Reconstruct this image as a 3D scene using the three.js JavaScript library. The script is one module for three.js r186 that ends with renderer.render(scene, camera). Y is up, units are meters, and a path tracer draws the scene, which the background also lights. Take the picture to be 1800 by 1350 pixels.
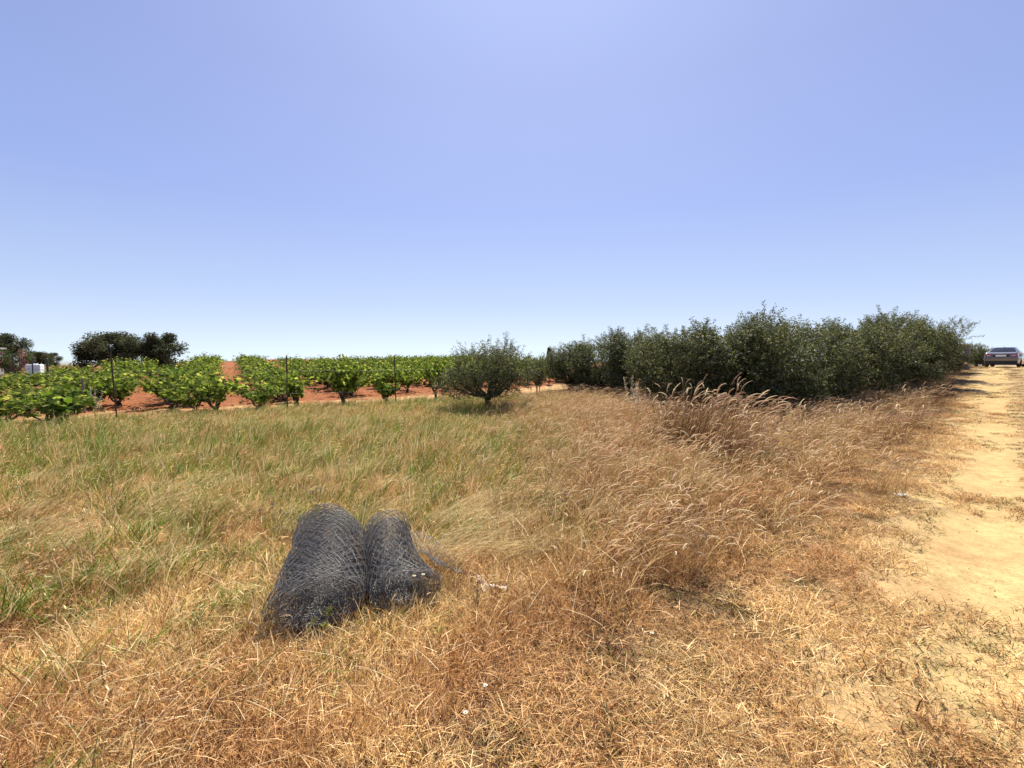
import * as THREE from 'three';
import { mergeGeometries } from 'three/addons/utils/BufferGeometryUtils.js';
import { RoundedBoxGeometry } from 'three/addons/geometries/RoundedBoxGeometry.js';
import { createNoise2D, createNoise3D } from 'simplex-noise';

// ---------------------------------------------------------------- camera, sky, sun, exposure
const scene = new THREE.Scene();
const camera = new THREE.PerspectiveCamera(80.3, 4 / 3, 0.05, 3000);
camera.position.set(0, 1.6, 0);
camera.rotation.x = -2.7 * Math.PI / 180;
scene.add(camera);
const renderer = new THREE.WebGLRenderer({ antialias: true });
renderer.toneMapping = THREE.LinearToneMapping;
const EXPOSURE = 2.0;
renderer.toneMappingExposure = EXPOSURE;
renderer.shadowMap.enabled = true;

const SUN_AZ = 4 * Math.PI / 180, SUN_EL = 55 * Math.PI / 180;
const sunDir = new THREE.Vector3(Math.sin(SUN_AZ) * Math.cos(SUN_EL), Math.sin(SUN_EL), -Math.cos(SUN_AZ) * Math.cos(SUN_EL));
const sun = new THREE.DirectionalLight(new THREE.Color(1.0, 0.93, 0.82), 5.0);
sun.position.copy(sunDir).multiplyScalar(80);
sun.castShadow = true;
sun.shadow.mapSize.set(4096, 4096);
Object.assign(sun.shadow.camera, { left: -60, right: 60, top: 60, bottom: -60, near: 1, far: 220 });
sun.shadow.radius = 1;
scene.add(sun, sun.target);

{ // clear summer sky: blue overhead, white haze towards the horizon, glare round the sun
  const W = 1024, H = 512, data = new Float32Array(W * H * 4);
  const s2l = (c) => c.map((v) => { v /= 255; return v <= 0.04045 ? v / 12.92 : ((v + 0.055) / 1.055) ** 2.4; });
  const stops = [[0, s2l([212, 226, 247])], [0.045, s2l([203, 218, 246])], [0.12, s2l([182, 203, 244])], [0.3, s2l([148, 172, 232])], [0.5, s2l([127, 149, 211])], [0.75, s2l([104, 132, 198])], [1, s2l([88, 120, 192])]];
  for (let j = 0; j < H; j++) for (let i = 0; i < W; i++) {
    const el = ((j + 0.5) / H - 0.5) * Math.PI, az = ((i + 0.5) / W - 0.5) * 2 * Math.PI;
    const dx = Math.cos(el) * Math.cos(az), dy = Math.sin(el), dz = Math.cos(el) * Math.sin(az);
    const c = dx * sunDir.x + dy * sunDir.y + dz * sunDir.z, ang = Math.acos(Math.min(1, Math.max(-1, c))) * 180 / Math.PI;
    const t = Math.max(0, dy);
    let k = 0; while (k < stops.length - 2 && t > stops[k + 1][0]) k++;
    const f = Math.min(1, (t - stops[k][0]) / (stops[k + 1][0] - stops[k][0]));
    // scattering lobe towards the sun
    const glow = 0.42 * Math.exp(-ang / 12) + 0.27 * Math.exp(-(ang * ang) / (2 * 31 * 31)) , haze = (0.10 + 0.26 * Math.max(0, c)) * Math.exp(-t * 12);
    const o = (j * W + i) * 4, g = [0.93, 0.95, 1.07];
    for (let q = 0; q < 3; q++) data[o + q] = (stops[k][1][q] * (1 - f) + stops[k + 1][1][q] * f) * (0.93 + 0.10 * c) + glow * g[q] + haze * [1.0, 1.25, 0.9][q];
    for (let q = 0; q < 3; q++) data[o + q] /= EXPOSURE;
    data[o + 3] = 1;
    if (dy < -0.02) { data[o] = 0.30; data[o + 1] = 0.25; data[o + 2] = 0.18; }
  }
  const sky = new THREE.DataTexture(data, W, H, THREE.RGBAFormat, THREE.FloatType);
  sky.mapping = THREE.EquirectangularReflectionMapping; sky.magFilter = THREE.LinearFilter; sky.minFilter = THREE.LinearFilter; sky.needsUpdate = true;
  scene.background = sky; scene.environment = sky;
}

// ---------------------------------------------------------------- helpers
const rngOf = (a) => () => { a |= 0; a = a + 0x6D2B79F5 | 0; let t = Math.imul(a ^ a >>> 15, 1 | a); t = t + Math.imul(t ^ t >>> 7, 61 | t) ^ t; return ((t ^ t >>> 14) >>> 0) / 4294967296; };
const n2 = createNoise2D(rngOf(11)), n2b = createNoise2D(rngOf(12)), n3 = createNoise3D(rngOf(13));
const fbm = (x, y, o = 4) => { let s = 0, a = 0.5, f = 1; for (let i = 0; i < o; i++) { s += a * n2(x * f + i * 17.3, y * f - i * 9.1); a *= 0.5; f *= 2.03; } return s; };
const clamp = (v, a = 0, b = 1) => Math.min(b, Math.max(a, v));
const sst = (a, b, v) => { const t = clamp((v - a) / (b - a)); return t * t * (3 - 2 * t); };
const lerp = (a, b, t) => a + (b - a) * t;
const mixc = (a, b, t) => [lerp(a[0], b[0], t), lerp(a[1], b[1], t), lerp(a[2], b[2], t)];
const taken = new Map();
function numbered(n) { const k = taken.get(n) ?? 0; taken.set(n, k + 1); return k ? `${n}_${String(k).padStart(3, '0')}` : n; }
function shadows(o) { o.traverse((m) => { if (m.isMesh) { m.castShadow = true; m.receiveShadow = true; } }); return o; }
function tag(o, label, category, group, kind) { o.userData.label = label; if (category) o.userData.category = category; if (group) o.userData.group = group; if (kind) o.userData.kind = kind; return o; }
function top(name, o = new THREE.Group()) { o.name = numbered(name); scene.add(o); return o; }
function part(name, geo, mat, parent) { const m = new THREE.Mesh(geo, mat); m.name = name; m.castShadow = m.receiveShadow = true; parent.add(m); return m; }
const std = (r, g, b, o = {}) => new THREE.MeshStandardMaterial({ color: new THREE.Color().setRGB(r, g, b), roughness: 0.85, ...o });

// the plot runs along the track: s metres along it, o metres to its left; x to the right of the camera, d ahead of it
const UX = 0.7274, UD = 0.6863;
const S = (x, d) => x * UX + d * UD, O = (x, d) => -x * UD + d * UX;
const XD = (s, o) => [s * UX - o * UD, s * UD + o * UX];
const FENCE = 15.6;
function land(x, d) {               // large shape of the land
  const s = S(x, d), o = O(x, d);
  let h = 1.25 * sst(12, 42, s) * (1 - 0.55 * sst(8, 26, o)) - 1.5 * sst(80, 170, s);
  h += 1.05 * sst(16, 58, o) + 0.9 * sst(60, 130, o) * sst(0, 40, s) - 0.6 * sst(70, 160, o) * (1 - sst(0, 40, s));
  return h;
}
const inRoad = (o) => sst(1.0, 0.6, o) * sst(-2.7, -2.2, o);
function ruts(o) { return -0.05 * (Math.exp(-(((o - 0.0) / 0.3) ** 2)) + Math.exp(-(((o + 1.5) / 0.32) ** 2))); }
function height(x, d) {
  const o = O(x, d), r = Math.hypot(x, d);
  let h = land(x, d) + 0.05 * fbm(x * 0.45, d * 0.45, 3) * (1 - inRoad(o) * 0.8);
  if (r < 40) h += 0.012 * fbm(x * 5, d * 5, 2) * (1 - inRoad(o) * 0.6);
  h += ruts(o) * inRoad(o);
  return h;
}
const V = (x, y, d) => new THREE.Vector3(x, y, -d);
const onGround = (x, d, dy = 0) => V(x, height(x, d) + dy, d);
// inclination of a line of sight, for reading positions off the photograph when laying the place out
const across = (px) => (px - 900) / 800;

// geometry collector
class G {
  constructor() { this.p = []; this.n = []; this.c = []; this.i = []; }
  v(x, y, z, nx, ny, nz, c) { this.p.push(x, y, z); this.n.push(nx, ny, nz); this.c.push(c[0], c[1], c[2]); return this.p.length / 3 - 1; }
  t(a, b, c) { this.i.push(a, b, c); }
  build(flat) {
    const g = new THREE.BufferGeometry();
    g.setAttribute('position', new THREE.Float32BufferAttribute(this.p, 3));
    g.setAttribute('normal', new THREE.Float32BufferAttribute(this.n, 3));
    g.setAttribute('color', new THREE.Float32BufferAttribute(this.c, 3));
    const P = this.p, N = this.n, I = this.i;   // wind every face the way its normals point
    for (let k = 0; k < I.length; k += 3) {
      const a = I[k] * 3, b = I[k + 1] * 3, c = I[k + 2] * 3, ux = P[b] - P[a], uy = P[b + 1] - P[a + 1], uz = P[b + 2] - P[a + 2], vx = P[c] - P[a], vy = P[c + 1] - P[a + 1], vz = P[c + 2] - P[a + 2];
      const d = (uy * vz - uz * vy) * (N[a] + N[b] + N[c]) + (uz * vx - ux * vz) * (N[a + 1] + N[b + 1] + N[c + 1]) + (ux * vy - uy * vx) * (N[a + 2] + N[b + 2] + N[c + 2]);
      if (d < 0) { const t = I[k + 1]; I[k + 1] = I[k + 2]; I[k + 2] = t; }
    }
    g.setIndex(I);
    if (flat) g.computeVertexNormals();
    return g;
  }
}
const tmpA = new THREE.Vector3(), tmpB = new THREE.Vector3(), tmpC = new THREE.Vector3();
// a blade: a tapering ribbon that bends over in its heading; returns the tip's point and inclination
function blade(g, x, y, z, len, head, lean, bend, w, col, k = 3, face = null, blunt = 0) {
  const ch = Math.cos(head), sh = Math.sin(head), f = face ?? head + Math.PI / 2;
  const wx = Math.cos(f), wz = Math.sin(f);
  let a = lean, px = x, py = y, pz = z, st = len / k, prev = -1;
  for (let j = 0; j <= k; j++) {
    const tx = Math.sin(a) * ch, ty = Math.cos(a), tz = Math.sin(a) * sh;
    let nx = ty * wz, ny = tz * wx - tx * wz, nz = -ty * wx; const L = Math.hypot(nx, ny, nz) || 1; nx /= L; ny /= L; nz /= L;
    const t = j / k, hw = 0.5 * w * (blunt ? 1 : 1 - t * t * 0.9);
    if (j === k && !blunt) { const i = g.v(px, py, pz, nx, ny, nz, col); g.t(prev, prev + 1, i); }
    else {
      const i = g.v(px - wx * hw, py, pz - wz * hw, nx, ny, nz, col); g.v(px + wx * hw, py, pz + wz * hw, nx, ny, nz, col);
      if (prev >= 0) { g.t(prev, prev + 1, i); g.t(prev + 1, i + 1, i); }
      prev = i;
    }
    if (j < k) { px += tx * st; py += ty * st; pz += tz * st; a += bend / k; }
  }
  return [px, py, pz, a];
}
// a drooping seed head: a spindle along a bending line with short bristles
function seedHead(g, x, y, z, len, head, a, bend, r, col, rng, awns = 6) {
  const ch = Math.cos(head), sh = Math.sin(head), k = 5, rings = [];
  for (let j = 0; j <= k; j++) {
    const t = j / k, rr = r * Math.sin(Math.PI * (0.12 + 0.86 * t)) ** 0.7;
    const tx = Math.sin(a) * ch, ty = Math.cos(a), tz = Math.sin(a) * sh;
    const ax = -sh, az = ch, bx = Math.cos(a) * ch, by = -Math.sin(a), bz = Math.cos(a) * sh, ring = [];
    for (let q = 0; q < 4; q++) { const th = q * Math.PI / 2, c = Math.cos(th), s = Math.sin(th), nx = ax * c + bx * s, ny = by * s, nz = az * c + bz * s; ring.push(g.v(x + nx * rr, y + ny * rr, z + nz * rr, nx, ny, nz, col)); }
    rings.push(ring);
    if (awns && j < k) for (let q = 0; q < awns / k + rng(); q++) blade(g, x, y, z, r * 3.2 + len * 0.12, head + (rng() - 0.5) * 1.8, a + (rng() - 0.5) * 0.9, 0.3, r * 0.45, col, 1);
    x += tx * len / k; y += ty * len / k; z += tz * len / k; a += bend / k;
  }
  for (let j = 0; j < k; j++) for (let q = 0; q < 4; q++) { const p = rings[j], n = rings[j + 1], q2 = (q + 1) % 4; g.t(p[q], p[q2], n[q]); g.t(p[q2], n[q2], n[q]); }
}
// a tapering limb through points
function limb(g, pts, r0, r1, col, sides = 6) {
  const c = new THREE.CatmullRomCurve3(pts), k = Math.max(3, pts.length * 3), fr = c.computeFrenetFrames(k, false); let prev = null;
  for (let j = 0; j <= k; j++) {
    const P = c.getPoint(j / k), r = lerp(r0, r1, j / k), ring = [];
    for (let q = 0; q < sides; q++) { const th = q / sides * Math.PI * 2, n = tmpA.copy(fr.normals[j]).multiplyScalar(Math.cos(th)).addScaledVector(fr.binormals[j], Math.sin(th)); const rr = r * (1 + 0.16 * n3(P.x * 9 + n.x, P.y * 9, P.z * 9 + n.z)); ring.push(g.v(P.x + n.x * rr, P.y + n.y * rr, P.z + n.z * rr, n.x, n.y, n.z, col)); }
    if (prev) for (let q = 0; q < sides; q++) { const q2 = (q + 1) % sides; g.t(prev[q], ring[q], prev[q2]); g.t(prev[q2], ring[q], ring[q2]); }
    prev = ring;
  }
}
// a leaf blade: folded rhombus (or lobed) with its own facing
function leaf(g, p, dir, side, len, w, col, fold = 0.25) {
  const nn = tmpC.copy(dir).cross(side).normalize();
  const q = (a, b, f) => g.v(p.x + dir.x * len * a + side.x * w * b + nn.x * f * w, p.y + dir.y * len * a + side.y * w * b + nn.y * f * w, p.z + dir.z * len * a + side.z * w * b + nn.z * f * w, nn.x, nn.y, nn.z, col);
  const a = q(0, 0, 0), b = q(0.5, 0.5, fold), c = q(1, 0, 0), d = q(0.5, -0.5, fold);
  g.t(a, b, c); g.t(a, c, d);
}
const LOBES = [[0, -0.12, 0], [0.28, -0.06], [0.62, 0.1], [0.5, 0.42], [0.66, 0.72], [0.26, 0.78], [0, 1.05], [-0.26, 0.78], [-0.66, 0.72], [-0.5, 0.42], [-0.62, 0.1], [-0.28, -0.06]];
function vineLeaf(g, p, dir, side, size, col, rng) {
  const nn = tmpC.copy(dir).cross(side).normalize(), droop = 0.12 + rng() * 0.2, ids = [];
  const q = (b, a) => { const f = -droop * (a * a * 0.5 + b * b); return g.v(p.x + (dir.x * a + side.x * b + nn.x * f) * size, p.y + (dir.y * a + side.y * b + nn.y * f) * size, p.z + (dir.z * a + side.z * b + nn.z * f) * size, nn.x, nn.y, nn.z, col); };
  const m = q(0, 0.35);
  for (const [b, a] of LOBES) ids.push(q(b, a));
  for (let i = 0; i < ids.length; i++) g.t(m, ids[i], ids[(i + 1) % ids.length]);
}
const rv = (rng) => { const z = rng() * 2 - 1, t = rng() * 6.2832, r = Math.sqrt(1 - z * z); return new THREE.Vector3(r * Math.cos(t), z, r * Math.sin(t)); };

// ---------------------------------------------------------------- soil textures (grain only)
function grain(size, seed, contrast, pebble) {
  const a = createNoise2D(rngOf(seed)), r = rngOf(seed + 1), d = new Uint8Array(size * size * 4), P = [];
  for (let k = 0; k < pebble; k++) P.push([r() * size, r() * size, 1 + r() * r() * 5, 0.7 + r() * 0.6]);
  const buf = new Float32Array(size * size);
  const tn = (x, y, f) => { // tiles
    const u = x / size, v = y / size, w = (p, q) => a(p * f, q * f);
    return (w(u, v) * (1 - u) * (1 - v) + w(u - 1, v) * u * (1 - v) + w(u, v - 1) * (1 - u) * v + w(u - 1, v - 1) * u * v);
  };
  for (let y = 0; y < size; y++) for (let x = 0; x < size; x++) buf[y * size + x] = 0.5 + contrast * (0.5 * tn(x, y, 9) + 0.45 * tn(x, y, 37) + 0.5 * tn(x, y, 140) + 0.35 * (r() - 0.5));
  for (const [cx, cy, rad, t] of P) for (let y = -rad | 0; y <= rad; y++) for (let x = -rad | 0; x <= rad; x++) if (x * x + y * y < rad * rad) { const i = ((cy + y + size | 0) % size) * size + ((cx + x + size | 0) % size); buf[i] = clamp(buf[i] * t); }
  for (let i = 0; i < size * size; i++) { const v = clamp(buf[i]) * 255; d[i * 4] = d[i * 4 + 1] = d[i * 4 + 2] = v; d[i * 4 + 3] = 255; }
  const t = new THREE.DataTexture(d, size, size); t.wrapS = t.wrapT = THREE.RepeatWrapping; t.magFilter = THREE.LinearFilter; t.minFilter = THREE.LinearMipmapLinearFilter; t.generateMipmaps = true; t.needsUpdate = true; return t;
}
const grainTex = grain(1024, 21, 0.34, 2600), grainTex2 = grain(1024, 31, 0.22, 900);
const groundMat = new THREE.MeshStandardMaterial({ vertexColors: true, map: grainTex, bumpMap: grainTex, bumpScale: 0.02, roughness: 1, color: new THREE.Color(1.8, 1.8, 1.8) });
const roadMat = new THREE.MeshStandardMaterial({ vertexColors: true, map: grainTex2, bumpMap: grainTex2, bumpScale: 0.008, roughness: 1, color: new THREE.Color(1.8, 1.8, 1.8) });
for (const m of [groundMat, roadMat]) m.specularIntensity = 0.2;

function sheet(name, us, vs, fn, mat, label) {   // fn(u, v) -> [x, d, y, colour]
  const g = new G(), uv = [], nu = us.length, nv = vs.length;
  for (const u of us) for (const v of vs) { const [x, d, y, c] = fn(u, v); g.v(x, y, -d, 0, 1, 0, c); uv.push(x / 1.7, d / 1.7); }
  for (let i = 0; i < nu - 1; i++) for (let j = 0; j < nv - 1; j++) { const a = i * nv + j, b = a + nv; g.t(a, b, a + 1); g.t(b, b + 1, a + 1); }
  const geo = g.build(); geo.setAttribute('uv', new THREE.Float32BufferAttribute(uv, 2)); geo.computeVertexNormals();
  const nrm = geo.attributes.normal; if (nrm.getY(0) < 0) { const ix = geo.index; for (let i = 0; i < ix.count; i += 3) { const a = ix.getX(i); ix.setX(i, ix.getX(i + 1)); ix.setX(i + 1, a); } geo.computeVertexNormals(); }
  const m = top(name, new THREE.Mesh(geo, mat)); m.castShadow = m.receiveShadow = true; tag(m, label, null, null, 'structure'); return m;
}
const range = (a, b, k, p = 1) => Array.from({ length: k + 1 }, (_, i) => lerp(a, b, (i / k) ** p));

const SAND = [0.48, 0.35, 0.15], SAND2 = [0.39, 0.25, 0.11], RED = [0.32, 0.118, 0.046], RED2 = [0.19, 0.07, 0.03], STRAWSOIL = [0.19, 0.115, 0.06], DARKSOIL = [0.09, 0.052, 0.03];
{ // the ground
  const radii = [...range(0.3, 30, 230, 1.7), 33, 37, 42, 48, 56, 66, 80, 100, 130, 170, 230, 320, 450, 650, 1000];
  const angs = range(-Math.PI, Math.PI, 560);
  sheet('ground', radii, angs, (r, a) => {
    const x = r * Math.sin(a), d = r * Math.cos(a), o = O(x, d);
    let y = height(x, d) - 0.07 * inRoad(o);
    if (o > FENCE + 0.9) y -= 0.15;
    if (r > 150) y -= (r - 150) * 0.004;
    let c = mixc(STRAWSOIL, DARKSOIL, clamp(0.45 + 0.7 * fbm(x * 1.1, d * 1.1, 3)));
    c = mixc(c, RED, 0.35 * clamp(fbm(x * 0.5 + 40, d * 0.5, 3) + 0.3));
    c = mixc(c, SAND2, sst(1.7, 0.8, o) * clamp(0.6 + fbm(x * 2.2, d * 2.2, 3)));
    return [x, d, y, c];
  }, groundMat, 'dry brown earth of the plot under the grass');
}
{ // the sandy track with two worn ruts
  const ss = [...range(-14, 30, 420), ...range(30.3, 90, 120).slice(0), 100, 120];
  const os = range(-2.75, 1.05, 72);
  sheet('dirt_track', ss, os, (s, o) => {
    const wob = 0.12 * fbm(s * 0.4, 3, 2), edge = o > 0 ? 1.05 : -2.75, oo = o + wob * (Math.abs(o - edge) < 0.01 ? 1.5 : 1), [x, d] = XD(s, oo);
    const y = height(x, d) + 0.006 + 0.012 * fbm(x * 6, d * 6, 2) - 0.07 * sst(0.35, 0, Math.min(1.05 - o, o + 2.75));
    let c = mixc(SAND, SAND2, clamp(0.38 + 0.8 * fbm(x * 0.8, d * 0.8, 4)));
    c = mixc(c, [0.42, 0.24, 0.11], 0.3 * sst(0.15, 0.5, fbm(x * 0.35 + 9, d * 0.35, 3)));
    const mid = Math.exp(-(((o + 0.75) / 0.42) ** 2)), out = sst(0.3, 0.9, o);
    c = mixc(c, [0.30, 0.20, 0.10], clamp(0.75 * (mid + out) + 0.5 * fbm(x * 1.7, d * 1.7, 3) * (mid + out)));
    return [x, d, y, c];
  }, roadMat, 'pale sandy farm track with two worn wheel ruts');
}
function soilY(x, d) { // tilled red soil: clods and low ridges
  return land(x, d) + 0.05 * fbm(x * 0.45, d * 0.45, 3) + 0.03 * fbm(x * 1.6, d * 1.6, 3) + 0.05 * Math.max(0, fbm(x * 4.5, d * 4.5, 2));
}
{
  const os = [...range(FENCE + 0.2, 34, 190), ...range(34.4, 70, 60), 80, 100, 130, 170, 220], ss = [...range(-60, -8, 50), ...range(-7.8, 26, 260), ...range(26.5, 60, 60), 70, 90, 130, 200];
  sheet('vineyard_soil', ss, os, (s, o) => {
    const e = o === FENCE + 0.2 ? 0.5 * fbm(s * 0.6, 1, 2) : 0, [x, d] = XD(s, o + e);
    let y = soilY(x, d) + 0.012 - 0.12 * sst(FENCE + 1.0, FENCE + 0.2, o);
    if (o > 130) y -= (o - 130) * 0.01;
    const k = clamp(sst(17.6, 19.4, o + 1.6 * fbm(s * 0.5, o * 0.5, 3)));
    const red = mixc(RED, RED2, clamp(0.4 + 0.9 * fbm(x * 2.5, d * 2.5, 3)));
    const pale = mixc([0.55, 0.37, 0.17], [0.42, 0.24, 0.11], clamp(0.5 + fbm(x * 1.5, d * 1.5, 3)));
    return [x, d, y, mixc(pale, red, k)];
  }, groundMat, 'tilled red earth between the vine rows');
}
console.log('ground done');

// ---------------------------------------------------------------- materials for plants
const leafy = (tr, o = {}) => new THREE.MeshPhysicalMaterial({ vertexColors: true, roughness: 1, transmission: tr, thickness: 0, side: THREE.DoubleSide, specularIntensity: 0.4, ...o });
const grassMat = leafy(0.27, { roughness: 1, specularIntensity: 0.15 });
const greenGrassMat = leafy(0.34, { roughness: 1, specularIntensity: 0.15 });
const oliveMat = leafy(0.42, { roughness: 1, specularIntensity: 0.15 });
const vineMat = leafy(0.6, { specularIntensity: 0.15 });
const darkLeafMat = leafy(0.3, { specularIntensity: 0.15 });
const barkMat = new THREE.MeshStandardMaterial({ vertexColors: true, roughness: 1, map: grainTex, bumpMap: grainTex, bumpScale: 0.01 });
const stemMat = new THREE.MeshStandardMaterial({ vertexColors: true, roughness: 1 });

// ---------------------------------------------------------------- grass
const STRAW = [0.53, 0.39, 0.18], PALE = [0.76, 0.63, 0.38], GOLD = [0.40, 0.25, 0.095], RUST = [0.22, 0.105, 0.048], UMBER = [0.075, 0.04, 0.021], GRN = [0.10, 0.17, 0.02], GRN2 = [0.185, 0.265, 0.036], OLV = [0.25, 0.25, 0.057];
const pick = (rng, list) => { let t = rng() * list.reduce((a, b) => a + b[1], 0); for (const [c, w] of list) { if ((t -= w) <= 0) { const k = 0.75 + rng() * 0.5; return [c[0] * k, c[1] * k, c[2] * k]; } } return list[0][0]; };
const WIND = 0; // heading of the lean: towards +x

function shortStraw(seed, R, n) {      // matted dry stubble and fallen stalks
  const g = new G(), r = rngOf(seed), pal = [[STRAW, 5], [PALE, 4], [GOLD, 2.6], [RUST, 1.7], [UMBER, 1.2]];
  for (let k = 0; k < n; k++) {
    const q = R * Math.sqrt(r()), t = r() * 6.283, x = q * Math.cos(t), z = q * Math.sin(t), kind = r();
    if (kind < 0.45) blade(g, x, 0.0 + r() * 0.035, z, 0.03 + r() * 0.08, r() * 6.283, 0.9 + r() * 0.65, 0.5, 0.002 + r() * 0.0022, pick(r, pal), 2, r() * 6.28);
    else blade(g, x, -0.01, z, 0.04 + r() * 0.1, r() * 6.283, r() * 0.75, 0.4 + r(), 0.002 + r() * 0.002, pick(r, pal), 2, r() * 6.28);
  }
  return g.build();
}
function fallenStalks(seed, R, n) {    // long pale stalks lying about
  const g = new G(), r = rngOf(seed);
  for (let k = 0; k < n; k++) { const x = (r() - 0.5) * R, z = (r() - 0.5) * R; blade(g, x, 0.03 + r() * 0.04, z, 0.08 + r() * 0.2, r() * 6.283, 1.15 + r() * 0.35, 0.25, 0.0022, pick(r, [[PALE, 3], [STRAW, 2]]), 3, r() * 6.28, 1); }
  return g.build();
}
function meadow(seed, R, n, h, pal, headShare, lean = 0.35) { // standing grass
  const g = new G(), r = rngOf(seed);
  for (let k = 0; k < n; k++) {
    const q = R * Math.sqrt(r()), t = r() * 6.283, x = q * Math.cos(t), z = q * Math.sin(t), H = h * (0.4 + 0.7 * r()), wild = r() < 0.45, head = wild ? r() * 6.283 : WIND + (r() - 0.5) * 2.2, col = pick(r, pal);
    const broken = r() < 0.12, ln = broken ? 0.9 + r() * 0.5 : r() * lean * 1.2, bd = wild ? r() * 0.6 : 0.3 + r() * 1.1, tip = blade(g, x, -0.01, z, H, head, ln, bd, 0.0042 + r() * r() * 0.006, col, 4, r() * 6.283);
    if (r() < headShare) seedHead(g, tip[0], tip[1], tip[2], 0.04 + r() * 0.05, head, tip[3], 0.8, 0.002 + r() * 0.0014, pick(r, [[PALE, 3], [STRAW, 2]]), r, 4);
  }
  return g.build();
}
function tallDry(seed, R, n, h, headLen, headR) {
  const g = new G(), r = rngOf(seed), pal = [[GOLD, 5.5], [STRAW, 3.4], [RUST, 2], [PALE, 1.4], [UMBER, 0.7]];
  for (let k = 0; k < n; k++) {
    const q = R * Math.sqrt(r()), t = r() * 6.283, x = q * Math.cos(t), z = q * Math.sin(t), head = WIND + (r() - 0.5) * (r() < 0.3 ? 5 : 1.7);
    if (r() < 0.86) blade(g, x, -0.01, z, h * (0.3 + 0.65 * r()), r() * 6.283, r() * 0.6, 0.4 + r() * 1.2, 0.004 + r() * 0.004, pick(r, pal), 4, r() * 6.283);
    else {
      const H = h * (0.65 + 0.4 * r()), tip = blade(g, x, -0.01, z, H, head, 0.1 + r() * 0.35, 0.35 + r() * 0.5, 0.003, pick(r, pal), 4, r() * 6.283, 1);
      seedHead(g, tip[0], tip[1], tip[2], headLen * (0.7 + 0.6 * r()), head, tip[3], 0.9 + r() * 0.5, headR * (0.8 + 0.5 * r()), pick(r, [[PALE, 2.5], [STRAW, 3], [[0.6, 0.4, 0.24], 1.5]]), r, 4);
    }
  }
  return g.build();
}
function combed(seed, R, n) {   // pale grass lying over in one sweep
  const g = new G(), r = rngOf(seed);
  for (let k = 0; k < n; k++) { const q = R * Math.sqrt(r()), t = r() * 6.283; blade(g, q * Math.cos(t), -0.01, q * Math.sin(t) * 0.7, 0.3 + r() * 0.28, (r() - 0.5) * 0.55, 0.35 + r() * 0.3, 0.9 + r() * 0.6, 0.0032, pick(r, [[PALE, 3], [STRAW, 3], [OLV, 0.8]]), 5, r() * 6.283); }
  return g.build();
}
function weed(seed, n) {        // small creeping green weed of the track
  const g = new G(), r = rngOf(seed);
  for (let k = 0; k < n; k++) blade(g, (r() - 0.5) * 0.16, 0.002, (r() - 0.5) * 0.16, 0.015 + r() * 0.035, r() * 6.283, 0.7 + r() * 0.8, 0.4, 0.0026 + r() * 0.0022, pick(r, [[[0.085, 0.095, 0.04], 3], [OLV, 1.0], [UMBER, 2.4], [RUST, 1.6]]), 2, r() * 6.283);
  return g.build();
}

// where the rolls lie
const ROLLS = [{ a: [-1.17, 2.72], b: [-1.52, 3.78], r: 0.3 }, { a: [-0.78, 2.95], b: [-1.13, 3.82], r: 0.22 }];
function rollDist(x, d) { let m = 9; for (const { a, b, r } of ROLLS) { const vx = b[0] - a[0], vd = b[1] - a[1], t = clamp(((x - a[0]) * vx + (d - a[1]) * vd) / (vx * vx + vd * vd)); m = Math.min(m, Math.hypot(x - a[0] - vx * t, d - a[1] - vd * t) - r); } return m; }
const mDummy = new THREE.Object3D();
function scatter(name, label, geos, mat, seed, opt) {
  // opt: d0, d1, cell(d), want(x, d, o, rng) -> null | {s, sy, tint:[r,g,b], turn}
  const r = rngOf(seed), lists = geos.map(() => []); let d = opt.d0;
  while (d < opt.d1) {
    const c = opt.cell(d), X = 1.22 * d + 3.2;
    for (let x = -X; x < X; x += c) {
      const xx = x + (r() - 0.5) * c * 1.2, dd = d + (r() - 0.5) * c * 1.2, o = O(xx, dd);
      if (o > FENCE + 1.1 || o < -9) continue;
      const w = opt.want(xx, dd, o, r); if (!w) continue;
      lists[Math.floor(r() * geos.length)].push([xx, dd, w, r()]);
    }
    d += c;
  }
  const grp = top(name); tag(grp, label, 'grass', null, 'stuff'); let total = 0;
  geos.forEach((geo, k) => {
    const L = lists[k]; if (!L.length) return;
    const im = new THREE.InstancedMesh(geo, mat, L.length), col = new THREE.Color(); im.name = 'tufts'; im.castShadow = im.receiveShadow = true;
    L.forEach(([x, dd, w, q], i) => {
      mDummy.position.set(x, height(x, dd) + (w.y ?? 0.0), -dd); mDummy.rotation.set((w.tiltX ?? 0), w.turn ?? q * 6.283, 0, 'YXZ'); mDummy.scale.set(w.s, w.s * (w.sy ?? 1), w.s); mDummy.updateMatrix();
      im.setMatrixAt(i, mDummy.matrix); im.setColorAt(i, col.setRGB(...(w.tint ?? [1, 1, 1])));
    });
    total += L.length; grp.add(im);
  });
  console.log(name, total);
  return grp;
}
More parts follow.
